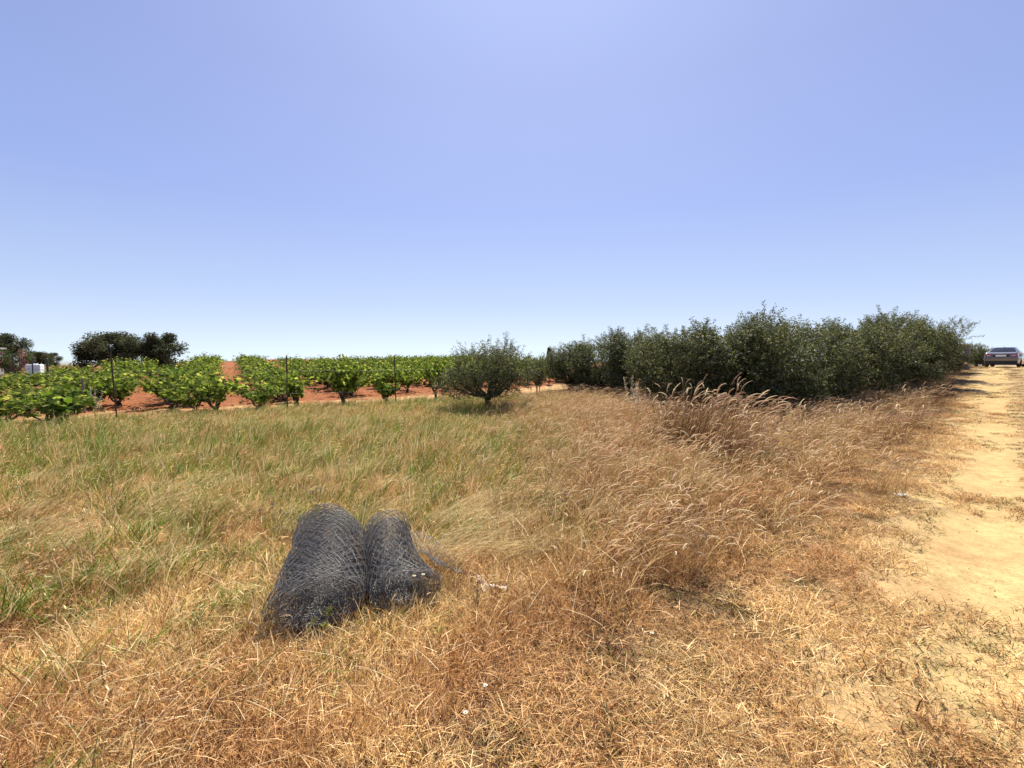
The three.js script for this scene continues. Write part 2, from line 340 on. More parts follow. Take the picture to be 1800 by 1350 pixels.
// zones of the plot
const foreLine = (x) => 3.3 - 0.2 * clamp(-x - 1, 0, 2) + 0.9 * fbm(x * 0.8, 5, 2);        // stubble in front of this distance
const dryness = (x, d) => clamp(sst(-0.16, 0.16, (x - 0.35) / Math.max(3, d) + 0.16 * fbm(x * 0.5, d * 0.5, 3)));   // golden side
const verge = (o) => sst(0.9, 2.1, o);
const WORN = [[4.3, 7.0], [8.0, 12.2], [13.6, 16.5], [19, 23], [26, 33], [38, 60]];
const clearTrack = (x, d, o) => { const s = S(x, d) + 0.5 * fbm(x * 0.9, d * 0.9 + 30, 2); let wn = 0; for (const [a, b] of WORN) wn = Math.max(wn, sst(a - 0.35, a + 0.35, s) * sst(b + 0.35, b - 0.35, s)); const rutL = Math.exp(-(((o - 0.0) / 0.42) ** 4)), rutR = Math.exp(-(((o + 1.5) / 0.42) ** 4)); return clamp(Math.max(rutL, rutR) * (wn * 1.15 + 0.8 * fbm(x * 0.75 + 3, d * 0.75, 3))); };
const patch = (x, d) => fbm(x * 0.9 + 20, d * 0.9 - 7, 3);

const straws = [1, 2, 3, 4].map((k) => shortStraw(100 + k, 0.15, 190));
scatter('short_dry_grass', 'short matted straw-coloured stubble covering the front of the plot', straws, grassMat, 41, {
  d0: 0.5, d1: 17, cell: (d) => 0.068 + 0.016 * d,
  want: (x, d, o, r) => {
    if (rollDist(x, d) < -0.06) return null;
    const tr = o < 1.5 ? clamp(sst(0.0, 0.85, o)) : 1;
    let keep = 1;
    if (o < 1.7) { const c = clearTrack(x, d, o); keep = clamp(lerp(0.45, 1, tr) - c * 0.95) * clamp(0.6 + 1.6 * fbm(x * 1.3 + 7, d * 1.3, 3)); }
    if (r() > keep) return null;
    const p = patch(x, d), red = clamp(0.5 + 1.3 * fbm(x * 0.7 - 3, d * 0.7 + 8, 3)), k = 0.85 + r() * 0.3 + 0.25 * p;
    const tint = mixc([1.32, 1.27, 1.12], [0.98, 0.74, 0.6], clamp(red * 1.6 - 0.6)), s = (0.8 + r() * 0.5) * (1 + d * 0.05), low = o < 1.6 ? 0.5 : 1;
    const bare = sst(3.4, 1.5, o) * clamp(0.7 + fbm(x * 1.1, d * 1.1 + 90, 2));
    return { s, sy: low * (0.8 + 0.5 * r()) * (1 + 0.5 * p), tint: mixc(tint, [0.86, 0.64, 0.52], bare * 0.7).map((v) => v * k) };
  },
});
scatter('fallen_straw', 'long pale broken stalks strewn over the stubble', [1, 2, 3].map((k) => fallenStalks(140 + k, 0.4, 6)), grassMat, 42, {
  d0: 0.5, d1: 8, cell: (d) => 0.28 + 0.03 * d,
  want: (x, d, o, r) => rollDist(x, d) < 0.02 || o < 1.6 || r() > 0.75 ? null : { s: 0.8 + r() * 0.5, y: 0.02 + r() * 0.03 },
});
const greenPal = [[GRN, 4], [GRN2, 4], [OLV, 1.8], [STRAW, 0.9], [PALE, 1.0], [[0.05, 0.08, 0.012], 1.5]], strawPal = [[STRAW, 4], [PALE, 3.4], [GOLD, 2], [OLV, 2], [GRN2, 0.7], [UMBER, 0.8]];
scatter('green_grass', 'soft green grass leaning in the wind across the middle of the plot', [1, 2, 3, 4].map((k) => meadow(160 + k, 0.10, 36, 0.42, greenPal, 0.05)), greenGrassMat, 43, {
  d0: 1.6, d1: 21, cell: (d) => 0.10 + 0.010 * d,
  want: (x, d, o, r) => {
    if (o < 2.2 || rollDist(x, d) < 0.0) return null;
    const fl = foreLine(x) + (x > -1 ? 0.5 : 0), dry = dryness(x, d), far = sst(6, 9, d);
    const g = 1.0 + 1.4 * patch(x * 0.8, d * 0.8) + 0.25 * sst(12.5, 15, o) + 0.12 * far;
    const near = d < fl ? 0.07 + (x < -0.3 ? 0.95 * sst(-0.12, 0.2, patch(x * 1.3, d * 1.3)) * sst(-0.2, -0.9, x) : 0.05 * sst(0.1, 0.3, patch(x * 1.5, d * 1.5))) : 1;
    const lush = Math.hypot(x + 0.9, d - 14.3) < 1.5; if (lush && r() < 0.85) return { s: 1.2 + 0.3 * r(), sy: 0.75 + 0.3 * r(), turn: (r() - 0.5) * 1.6, tint: [0.8 + 0.5 * r(), 0.8 + 0.4 * r(), 0.85] };
    if (r() > g * (1 - 0.93 * dry) * near * (0.75 + 1.3 * fbm(x * 2.4 + 5, d * 2.4, 2))) return null;
    const h = (d < fl ? 0.34 : 0.62 + 0.3 * sst(4.5, 8, d) + 0.5 * patch(x, d)) * (1 - 0.35 * sst(8, 13, d));
    return { s: (0.85 + 0.3 * r()) * (1 + d * 0.02), sy: h * (0.8 + 0.4 * r()), turn: (r() - 0.5) * 1.6, tint: [0.8 + 0.5 * r(), 0.8 + 0.4 * r(), 0.85] };
  },
});
scatter('straw_grass', 'pale ripe grass with nodding heads mixed through the green', [1, 2, 3, 4].map((k) => meadow(180 + k, 0.11, 32, 0.44, strawPal, 0.13, 0.45)), grassMat, 44, {
  d0: 1.6, d1: 21, cell: (d) => 0.12 + 0.011 * d,
  want: (x, d, o, r) => {
    if (o < 1.9 || o > FENCE + 0.3 || rollDist(x, d) < -0.02) return null;
    const hug = rollDist(x, d); if (hug < 0.16 && d < 3.4 && r() < 0.8) return { s: 0.7 + 0.4 * r(), sy: 0.45 + 0.5 * r(), tint: [1, 0.95, 0.85] };
    const fl = foreLine(x), near = d < fl ? 0.16 : 1, g = 0.45 - 1.4 * patch(x * 0.8, d * 0.8) - 0.3 * sst(13, 15, o);
    if (r() > g * near * (0.75 + 1.3 * fbm(x * 2.1 - 5, d * 2.1, 2))) return null;
    return { s: (0.85 + 0.35 * r()) * (1 + d * 0.02), sy: (d < fl ? 0.5 : 0.6 + 0.3 * sst(4, 8, d)) * (0.7 + 0.5 * r()) * (1 - 0.4 * sst(8, 12, d)) * (1 + 0.5 * patch(x, d)), turn: (r() - 0.5) * 1.8, tint: mixc([1.15, 1.12, 1.05], [0.75, 0.62, 0.5], r()) };
  },
});
scatter('tall_dry_grass', 'waist-high golden grass bowing to one side along the track', [1, 2, 3, 4].map((k) => tallDry(200 + k, 0.14, 58, 0.6, 0.12, 0.0036)), grassMat, 45, {
  d0: 2.6, d1: 22, cell: (d) => 0.13 + 0.011 * d,
  want: (x, d, o, r) => {
    if (o < 1.25 || rollDist(x, d) < 0.12) return null;
    if (Math.hypot((x - 3.15) / 0.75, (d - 7.2) / 1.0) < 1 || Math.hypot(x - 2.85, d - 5.7) < 0.35) return null;
    const dry = dryness(x, d), fl = foreLine(x) - 0.15, v = verge(o);
    const edge = sst(fl - 0.2, fl + 0.7, d);
    if (r() > dry * (0.25 + 0.75 * edge) * v * (0.95 + 1.2 * fbm(x * 2.0 + 15, d * 2.0, 2)) * (d < fl - 0.1 ? 0.1 : 1)) return null;
    const h = (0.45 + 0.4 * edge + 0.55 * patch(x * 1.2, d * 1.2)) * (1 - 0.3 * sst(10, 15, d) * sst(5, 9, o)) * (0.55 + 0.45 * sst(1.3, 2.6, o));
    return { s: (0.85 + 0.35 * r()) * (1 + d * 0.015), sy: clamp(h, 0.25, 1.3), turn: (r() - 0.5) * 1.1, tint: mixc([1, 1, 1], [0.95, 0.78, 0.68], clamp(0.4 + fbm(x, d, 2))) };
  },
});
scatter('combed_grass', 'glossy pale grass flattened in sweeping swathes', [1, 2, 3].map((k) => combed(220 + k, 0.2, 110)), grassMat, 46, {
  d0: 3.2, d1: 12, cell: (d) => 0.24 + 0.015 * d,
  want: (x, d, o, r) => {
    if (o < 2.4 || rollDist(x, d) < 0.1 || fbm(x * 0.75 + 50, d * 1.1, 3) < 0.12) return null;
    return { s: 0.85 + 0.4 * r(), sy: 0.75 + 0.35 * r(), turn: (r() - 0.5) * 0.9 - 0.2, tint: [1, 1, 0.95] };
  },
});
scatter('track_weeds', 'low creeping green and brown weeds scattered on the sandy track', [1, 2, 3, 4].map((k) => weed(240 + k, 90)), greenGrassMat, 47, {
  d0: 0.5, d1: 36, cell: (d) => 0.09 + 0.014 * d,
  want: (x, d, o, r) => {
    if (o > 1.8 || o < -3.4) return null;
    const c = clearTrack(x, d, o), p = 0.8 + 1.5 * fbm(x * 1.5 + 3, d * 1.5 + 60, 3);
    if (r() > p * clamp(1 - c * 1.1)) return null;
    return { s: (0.7 + 0.7 * r()) * (1 + d * 0.05), sy: 0.9, tint: [0.85 + 0.4 * r(), 0.85 + 0.3 * r(), 0.8] };
  },
});
{ // loose grit and small clods on the track
  const r = rngOf(48), shapes = [0, 1, 2].map((k) => { const g = new THREE.IcosahedronGeometry(1, 1), p = g.attributes.position; for (let i = 0; i < p.count; i++) { const x = p.getX(i), y = p.getY(i), z = p.getZ(i), q = 1 + 0.35 * n3(x * 1.3 + k * 9, y * 1.3, z * 1.3); p.setXYZ(i, x * q, y * q * 0.6, z * q); } g.computeVertexNormals(); return g; });
  const grp = top('track_grit'); tag(grp, 'loose grit and small clods lying on the sandy track', 'gravel', null, 'stuff'); const m = new THREE.MeshStandardMaterial({ roughness: 1 });
  for (const geo of shapes) {
    const im = new THREE.InstancedMesh(geo, m, 520), col = new THREE.Color(); im.name = 'grit'; im.castShadow = im.receiveShadow = true;
    for (let i = 0; i < 520; i++) { const s = 0.6 + 15 * r() * r(), o = -2.4 + 3.5 * r(), [x, d] = XD(s, o), sz = 0.0025 + 0.008 * r() ** 5, k = 0.95 + 0.5 * r(); mDummy.position.set(x, height(x, d) + 0.008 + sz * 0.2, -d); mDummy.rotation.set(r(), r() * 6.28, r()); mDummy.scale.setScalar(sz); mDummy.updateMatrix(); im.setMatrixAt(i, mDummy.matrix); im.setColorAt(i, col.setRGB(0.40 * k, 0.28 * k, 0.15 * k)); }
    grp.add(im);
  }
}
console.log('grass done');

// ---------------------------------------------------------------- single tussocks of plume grass
function tussockGeo(seed, n, h, R, dark) {
  const g = new G(), p = new G(), r = rngOf(seed);
  for (let k = 0; k < n; k++) {
    const q = R * Math.sqrt(r()), t = r() * 6.283, x = q * Math.cos(t), z = q * Math.sin(t), head = WIND + (r() - 0.5) * (r() < 0.3 ? 4.5 : 1.7), c = pick(r, dark ? [[RUST, 3], [UMBER, 3], [GOLD, 1]] : [[GOLD, 3], [RUST, 2.4], [STRAW, 2]]);
    if (r() < 0.5) blade(g, x, -0.02, z, h * (0.3 + 0.5 * r()), r() * 6.283, r() * 0.7, 0.6 + r(), 0.005, c, 4, r() * 6.283);
    else {
      const tip = blade(g, x, -0.02, z, h * (0.62 + 0.4 * r()), head, 0.02 + r() * 0.5, 0.15 + r() * 0.7, 0.004, c, 5, r() * 6.283, 1);
      if (r() < 0.3) seedHead(p, tip[0], tip[1], tip[2], 0.13 + r() * 0.13, head, tip[3], 0.7 + r() * 1.0, 0.0055 + r() * 0.003, pick(r, [[[0.58, 0.40, 0.25], 3], [PALE, 1.4], [[0.42, 0.26, 0.16], 2]]), r, 16);
    }
  }
  return [g.build(), p.build()];
}
const tusA = tussockGeo(301, 620, 1.1, 0.42, true), tusB = tussockGeo(302, 280, 0.85, 0.36, false), tusC = tussockGeo(303, 300, 0.7, 0.4, true);
const tussocks = [
  [1248, 7.6, tusA, 1.15, 'big dark rust tussock of plume grass, tallest in front of the olive hedge'],
  [1190, 8.3, tusA, 1.1, 'rusty plume grass tussock just behind and beside the tallest dark one'],
  [1312, 7.0, tusB, 1.0, 'golden plume grass tussock bowing beside the tallest dark one on its track side'],
  [1290, 6.3, tusC, 1.05, 'low dark tussock with bowed pale plumes in front of the tallest one'],
  [1150, 8.8, tusB, 1.0, 'golden tussock with curling plumes nearest the green grass'],
  [1100, 10.6, tusB, 0.95, 'small tussock of bowed plumes below the gap in the olives'],
  [1410, 8.6, tusB, 0.95, 'plume tussock against the shade of the hedge, between two olives'],
  [1475, 8.8, tusB, 0.85, 'tussock with two thick white arching plumes by the hedge foot'],
  [1552, 9.2, tusC, 1.05, 'rounded dark brown tussock casting a shadow towards the track'],
  [1610, 10.8, tusC, 0.8, 'shaggy brown tussock in the second place along the track verge'],
  [1590, 13.0, tusB, 0.95, 'pale combed tussock at the hedge foot behind the rounded dark one'],
  [1640, 14.5, tusC, 0.95, 'brown tussock with a long shadow beside the far bend of the track'],
  [1655, 18.5, tusB, 0.95, 'straw tussock under the last olive of the hedge'],
  [1672, 23.5, tusB, 1.0, 'small far tussock at the foot of the grey gate post'],
  [1560, 5.4, tusB, 0.62, 'low yellowish tussock leaning over the white paper scrap'],
  [1185, 3.45, tusB, 0.6, 'spreading dry tussock at the front edge of the tall grass'],
];
for (const [px, d, [a, b], s, label] of tussocks) {
  const t = top('grass_tussock'), x = across(px) * d; t.position.copy(onGround(x, d)); t.rotation.y = ((px * 7) % 13) / 13 * 0.8 - 0.4; t.scale.setScalar(s);
  part('blades', a, grassMat, t); part('plumes', b, grassMat, t); tag(t, label, 'grass tussock', 'plume grass tussocks');
}

// ---------------------------------------------------------------- olives
const BARK = [0.085, 0.062, 0.048], BARK2 = [0.14, 0.11, 0.085];
function oliveTree(seed, { H, W, open, shoots, leafLen = 0.082, leafW = 0.027, lobes = 11, spiky = 0.5 }) {
  const r = rngOf(seed), wood = new G(), twig = new G(), lv = new G();
  const base = open ? 0.4 : 0.12, forks = [];
  const fork = new THREE.Vector3(0.03, open ? 0.55 : 0.3, 0.02);
  limb(wood, [new THREE.Vector3(0, -0.08, 0), new THREE.Vector3(0.04, 0.2, 0.02), fork], open ? 0.12 : 0.14, open ? 0.085 : 0.11, BARK, 8);
  const L = [];
  for (let k = 0; k < lobes; k++) {
    const th = k / lobes * 6.283 * 1.618 * 2 + r(), rad = W * 0.5 * (0.28 + 0.42 * r()), y = lerp(base + 0.4, H - 0.5, open ? 0.06 + 0.94 * r() : r() * 0.95);
    const c = new THREE.Vector3(Math.cos(th) * rad, y, Math.sin(th) * rad), sz = W * (0.11 + 0.1 * r());
    L.push([c, sz, sz * (0.75 + 0.35 * r())]);
    const mid = new THREE.Vector3().lerpVectors(fork, c, 0.45).add(new THREE.Vector3((r() - 0.5) * 0.25, open ? -0.1 : 0.05, (r() - 0.5) * 0.25));
    limb(wood, [fork, mid, c], 0.06, 0.014, mixc(BARK, BARK2, r()), 6);
  }
  L.push([new THREE.Vector3(0, H * 0.6, 0), W * 0.32, H * 0.3]);
  const pal = [[[0.05, 0.06, 0.019], 4.6], [[0.075, 0.086, 0.026], 3], [[0.14, 0.148, 0.07], 2.2], [[0.33, 0.33, 0.23], 1.5], [[0.17, 0.185, 0.035], 1.4]];
  for (let k = 0; k < shoots; k++) {
    const [c, sx, sy] = L[Math.floor(r() * L.length)], dirO = rv(r), q = 0.45 + 0.55 * Math.sqrt(r());
    const p = new THREE.Vector3(c.x + dirO.x * sx * q, c.y + dirO.y * sy * q, c.z + dirO.z * sx * q);
    if (p.y < base) p.y = base + r() * 0.3; if (p.y > H * 0.6) p.y += 0.35 * Math.max(0, n3(p.x * 1.6 + seed, 1, p.z * 1.6));
    const up = p.y > H * 0.68 ? 0.55 : 0.1;
    const dir = dirO.clone().multiplyScalar(0.8).add(new THREE.Vector3(0.12, up + r() * 0.5, 0)).addScaledVector(rv(r), 0.8).normalize();
    const len = (0.14 + 0.2 * r()) * (p.y > H * 0.72 && r() < spiky * 0.5 ? 1.7 : 1), nl = Math.round(len / 0.018), bend = rv(r).multiplyScalar(0.6);
    const f = Math.atan2(dir.z, dir.x), incl = Math.acos(clamp(dir.y, -1, 1));
    blade(twig, p.x, p.y, p.z, len, f, incl, 0.15, 0.005, BARK2, 2, null);
    const s0 = rv(r).cross(dir).normalize(); let cur = p.clone();
    for (let j = 0; j < nl; j++) {
      const dd = dir.clone().addScaledVector(bend, j / nl).normalize(); cur.addScaledVector(dd, len / nl);
      const side = s0.clone().applyAxisAngle(dd, (j % 2) * Math.PI + (j >> 1) * 1.57 + r() * 0.5);
      const ld = side.clone().multiplyScalar(0.9).addScaledVector(dd, 0.45).addScaledVector(rv(r), 0.35).normalize();
      const ls = ld.clone().cross(rv(r)).normalize();
      leaf(lv, cur, ld, ls, leafLen * (0.7 + 0.5 * r()), leafW * (0.8 + 0.4 * r()), pick(r, pal), 0.12);
    }
  }
  return { wood: wood.build(), twig: twig.build(), lv: lv.build() };
}
function plantTree(name, geo, mat, px, d, scale, turn, label, category, group, crownName = 'crown') {
  const t = top(name), x = across(px) * d; t.position.copy(onGround(x, d, -0.02)); t.rotation.y = turn; t.scale.set(...scale);
  part('trunk', geo.wood, barkMat, t); part('twigs', geo.twig, stemMat, t); part(crownName, geo.lv, mat, t); tag(t, label, category, group); return t;
}
const olvOpen = oliveTree(401, { H: 2.45, W: 3.0, open: true, shoots: 1900, lobes: 18, leafLen: 0.07, leafW: 0.022, spiky: 0.8 });
const olvs = [402, 403, 404].map((s, i) => oliveTree(s, { H: 3.0, W: 3.2, open: false, shoots: 2400 + i * 100, lobes: 21, spiky: 0.6 }));
plantTree('olive_tree', olvOpen, oliveMat, 855, 14.8, [1.14, 0.9, 1.14], 0.4, 'small open olive tree with forked trunk standing alone in the grass', 'olive tree', 'olive trees of the plot');
plantTree('olive_tree', olvOpen, oliveMat, 944, 22.5, [0.36, 0.72, 0.36], 2.4, 'thin olive sapling just behind the lone olive tree', 'olive tree', 'olive trees of the plot');
const hedge = [ // place, distance, height, width factor
  [1002, 24.0, 2.5, 1.05, 'first low olive where the row begins beside the bare red field'],
  [1056, 22.5, 2.7, 1.1, 'second low olive of the row, with twisted trunk seen through its leaves'],
  [1108, 20.5, 3.05, 0.95, 'olive with a single pointed top before the big hedge begins'],
  [1165, 17.0, 2.75, 1.0, 'olive in the dip at the start of the big hedge'],
  [1215, 14.0, 2.6, 0.85, 'olive forming the sloping near shoulder of the big hedge'],
  [1270, 13.2, 2.85, 0.95, 'broad olive bush nearest the dark plume tussock'],
  [1345, 13.2, 3.2, 0.85, 'tall olive whose single spike is the highest shoot of the hedge'],
  [1425, 14.6, 2.95, 0.95, 'olive with airy open top just after the highest shoot'],
  [1490, 16.2, 2.95, 0.95, 'olive in the middle of the hedge with low suckers in the dry grass'],
  [1550, 18.0, 2.95, 1.0, 'dense olive before the rounded top of the hedge'],
  [1592, 19.6, 3.3, 1.0, 'dense dark olive forming the rounded high top of the hedge'],
  [1628, 22.0, 2.9, 0.85, 'olive where the hedge starts to slope down to the track'],
  [1652, 25.0, 2.5, 0.75, 'small last olive of the hedge beside the grey gate post'],
  [1716, 42.0, 2.2, 0.85, 'far olive beyond the grey gate post'],
  [1728, 48.0, 1.9, 0.85, 'farthest small olive nearest to the parked car'],
];
hedge.forEach(([px, d, H, w, label], i) => plantTree('olive_tree', olvs[i % 3], oliveMat, px, d, [w * 1.12, H / 3.2, w * 1.12], i * 2.1, label, 'olive tree', 'olive trees of the plot'));

// distant broadleaf trees beyond the vines
function roundTree(seed, H, W, n, size, pal) {
  const r = rngOf(seed), wood = new G(), lv = new G(), twig = new G(), L = [];
  limb(wood, [new THREE.Vector3(0, -0.2, 0), new THREE.Vector3(0.1, H * 0.2, 0), new THREE.Vector3(0, H * 0.42, 0.1)], 0.22, 0.14, BARK, 7);
  for (let k = 0; k < 22; k++) { const v = rv(r).multiplyScalar(0.3 + 0.85 * r()), c = new THREE.Vector3(v.x * W * 0.42, H * (0.5 + 0.36 * v.y * (0.7 + 0.5 * r())), v.z * W * 0.42); L.push([c, W * (0.085 + 0.1 * r())]); limb(wood, [new THREE.Vector3(0, H * 0.35, 0), c.clone().multiplyScalar(0.6).setY(c.y * 0.8), c], 0.08, 0.02, BARK, 5); }
  for (let k = 0; k < n; k++) {
    const [c, s] = L[Math.floor(r() * L.length)], v = rv(r), q = 0.15 + 1.0 * r(), p = new THREE.Vector3(c.x + v.x * s * q, c.y + v.y * s * q * 0.85, c.z + v.z * s * q);
    const dd = v.clone().addScaledVector(rv(r), 0.9).normalize(), sd = dd.clone().cross(rv(r)).normalize();
    if (k % 9 === 0) blade(twig, p.x, p.y - size, p.z, size * 2.2, r() * 6.28, r() * 0.8, 0.2, 0.012, BARK2, 1);
    leaf(lv, p, dd, sd, size * (0.7 + 0.7 * r()), size * 0.55, pick(r, pal), 0.2);
  }
  return { wood: wood.build(), twig: twig.build(), lv: lv.build() };
}
const darkPal = [[[0.06, 0.072, 0.03], 4], [[0.085, 0.095, 0.04], 3], [[0.16, 0.165, 0.08], 1.5]];
const oak1 = roundTree(451, 3.75, 4.5, 20000, 0.13, darkPal), oak2 = roundTree(452, 3.75, 4.0, 18000, 0.13, darkPal);
plantTree('holm_oak', oak1, darkLeafMat, 190, 34, [1.05, 0.95, 1.05], 0.3, 'wide dark round tree behind the vines, the bigger of the touching pair', 'tree', 'dark trees behind the vineyard');
plantTree('holm_oak', oak2, darkLeafMat, 272, 34.5, [1, 0.95, 1], 1.9, 'dark round tree behind the vines, the narrower of the touching pair', 'tree', 'dark trees behind the vineyard');
plantTree('garden_tree', oak2, darkLeafMat, 14, 31, [0.8, 0.84, 0.8], 4.1, 'dark tree behind the pink flowering shrub at the edge', 'tree', 'dark trees behind the vineyard');
plantTree('distant_tree', oak1, darkLeafMat, 70, 70, [0.7, 0.75, 0.7], 1.2, 'tiny far tree rising just above the white tank', 'tree', 'dark trees behind the vineyard');
plantTree('distant_tree', oak2, darkLeafMat, 92, 74, [0.7, 0.72, 0.7], 3.2, 'tiny far tree on the skyline beside the green post', 'tree', 'dark trees behind the vineyard');

// small cypress in the vineyard gap
{
  const r = rngOf(470), wood = new G(), lv = new G(); limb(wood, [new THREE.Vector3(0, -0.1, 0), new THREE.Vector3(0.01, 0.6, 0), new THREE.Vector3(0, 1.5, 0)], 0.04, 0.01, BARK, 6);
  for (let k = 0; k < 1500; k++) { const y = 0.5 + 1.75 * r(), w = 0.3 * (1 - (y - 0.5) / 1.85) ** 0.8 + 0.02, th = r() * 6.283, q = Math.sqrt(r()); const p = new THREE.Vector3(Math.cos(th) * w * q, y, Math.sin(th) * w * q); const dd = new THREE.Vector3(Math.cos(th) * 0.4, 1, Math.sin(th) * 0.4).addScaledVector(rv(r), 0.3).normalize(); leaf(lv, p, dd, dd.clone().cross(rv(r)).normalize(), 0.13, 0.04, pick(r, darkPal), 0.1); }
  const t = top('cypress_tree'), d = 29, x = across(965) * d; t.position.copy(V(x, soilY(x, d), d)); part('trunk', wood.build(), barkMat, t); part('crown', lv.build(), darkLeafMat, t);
  tag(t, 'small narrow cypress standing in the gap of red earth', 'cypress');
}
console.log('trees done');

// ---------------------------------------------------------------- grapevines
const VG = [[[0.095, 0.155, 0.013], 4], [[0.15, 0.22, 0.019], 3.4], [[0.29, 0.35, 0.05], 2.2], [[0.045, 0.08, 0.014], 3], [[0.44, 0.43, 0.09], 0.9]];
function vineGeo(seed, { H, W, shoots, size, trunkH = 0.4, upright = 0.5 }) {
  const r = rngOf(seed), wood = new G(), lv = new G(), cane = new G(), head = new THREE.Vector3((r() - 0.5) * 0.12, trunkH, (r() - 0.5) * 0.12);
  limb(wood, [new THREE.Vector3(0, -0.06, 0), new THREE.Vector3(0.04 * (r() - 0.5), trunkH * 0.5, 0.03), head], 0.075, 0.06, [0.05, 0.036, 0.028], 7);
  const arms = [];
  for (let k = 0; k < 4; k++) { const th = k * 1.571 + r(), e = new THREE.Vector3(Math.cos(th) * W * 0.2, trunkH + 0.18 + 0.2 * r(), Math.sin(th) * W * 0.2); limb(wood, [head, new THREE.Vector3().lerpVectors(head, e, 0.5).setY(trunkH + 0.06), e], 0.045, 0.022, [0.06, 0.042, 0.03], 6); arms.push(e); }
  for (let k = 0; k < shoots; k++) {
    const a = arms[k % 4], th = Math.atan2(a.z, a.x) + (r() - 0.5) * 2.2, len = H * (0.6 + 0.5 * r()), pts = []; let incl = 0.1 + r() * (1 - upright) * 1.2, p = a.clone();
    const nseg = 9, bd = 0.4 + r() * (k % 3 ? 1.0 : 2.4); 
    for (let j = 0; j <= nseg; j++) { pts.push(p.clone()); p = p.clone().add(new THREE.Vector3(Math.cos(th) * Math.sin(incl), Math.cos(incl), Math.sin(th) * Math.sin(incl)).multiplyScalar(len / nseg)); incl += bd / nseg * (j > 4 ? 1.8 : 0.7); if (p.y < 0.14) p.y = 0.14; }
    limb(cane, [pts[0], pts[3], pts[6], pts[9]], 0.006, 0.003, [0.16, 0.12, 0.03], 3);
    for (let j = 0; j < nseg; j++) for (let q = 0; q < 2; q++) {
      const c = new THREE.Vector3().lerpVectors(pts[j], pts[j + 1], r()), out = rv(r); out.y *= 0.5; out.normalize(); c.addScaledVector(out, 0.05 + 0.07 * r());
      if (c.y < 0.08) continue;
      const nrm = new THREE.Vector3(out.x * 0.7, 0.75, out.z * 0.7).addScaledVector(rv(r), 0.5).normalize(), dir = out.clone().addScaledVector(nrm, -out.dot(nrm)).add(new THREE.Vector3(0, -0.35, 0)).normalize(), side = dir.clone().cross(nrm).normalize();
      vineLeaf(lv, c, dir, side, size * (0.6 + 0.6 * r()) * (j > 6 ? 0.75 : 1), pick(r, VG), r);
    }
  }
  return { wood: wood.build(), cane: cane.build(), lv: lv.build() };
}
const vineKinds = [501, 502, 503].map((s) => vineGeo(s, { H: 1.15, W: 1.2, shoots: 40, size: 0.094, trunkH: 0.16, upright: 0.35 }));
const vineBig = vineGeo(510, { H: 1.22, W: 1.1, shoots: 58, size: 0.09, trunkH: 0.34, upright: 0.75 }), vineSmall = vineGeo(511, { H: 0.5, W: 0.6, shoots: 12, size: 0.1, trunkH: 0.15 });
const VGROUP = 'grapevines of the vineyard';
function vine(k, x, d, s, turn, label) {
  const t = top('grapevine'); t.position.copy(V(x, soilY(x, d) - 0.01, d)); t.rotation.y = turn; t.scale.set(...s);
  part('trunk', k.wood, stemMat, t); part('canes', k.cane, stemMat, t); part('leaves', k.lv, vineMat, t); tag(t, label, 'grapevine', VGROUP);
}
const front = [
  [vineBig, 603, 16.9, [1.15, 1.08, 1.15], 0.2, 'full grapevine with dark forked trunk bare below, nearest behind the middle fence posts'],
  [vineBig, 765, 19.6, [0.8, 1.08, 0.8], 1.2, 'narrow grapevine on a slim stem just beside the lone olive tree'],
  [vineSmall, 677, 17.6, [1.3, 1.25, 1.3], 2.2, 'knee-high young vine between the full vine and the next fence post'],
  [vineKinds[0], 375, 14.3, [1.25, 1.0, 1.25], 0.5, 'spreading front vine with pale leaves at the end of its row beside the red bank'],
  [vineKinds[1], 338, 14.9, [0.95, 0.72, 0.95], 2.5, 'low vine leaning out over the red bank at the row end'],
  [vineKinds[2], 455, 15.4, [1.1, 0.85, 1.1], 1.5, 'low front vine just short of the second fence post'],
  [vineSmall, 520, 16.4, [1.3, 1.2, 1.3], 3.5, 'small vine at the foot of the second fence post'],
  [vineKinds[1], 75, 11.6, [1.05, 0.72, 1.05], 1.1, 'big sprawling vine in front, below the white tank'],
  [vineKinds[0], 12, 11.8, [1.0, 0.72, 1.0], 3.1, 'vine cut off by the picture edge beside the sprawling one'],
  [vineSmall, 105, 10.9, [1.5, 1.2, 1.5], 0.8, 'low trailing vine at the foot of the sprawling one'],
  [vineKinds[2], 205, 16.0, [1.1, 0.98, 1.1], 2.0, 'dark tall vine right behind the first tall fence post'],
  [vineKinds[0], 160, 15.4, [1.05, 0.95, 1.05], 4.0, 'vine beside the pale wooden stake'],
];
for (const [k, px, d, s, tn, label] of front) vine(k, across(px) * d, d, s, tn, label);
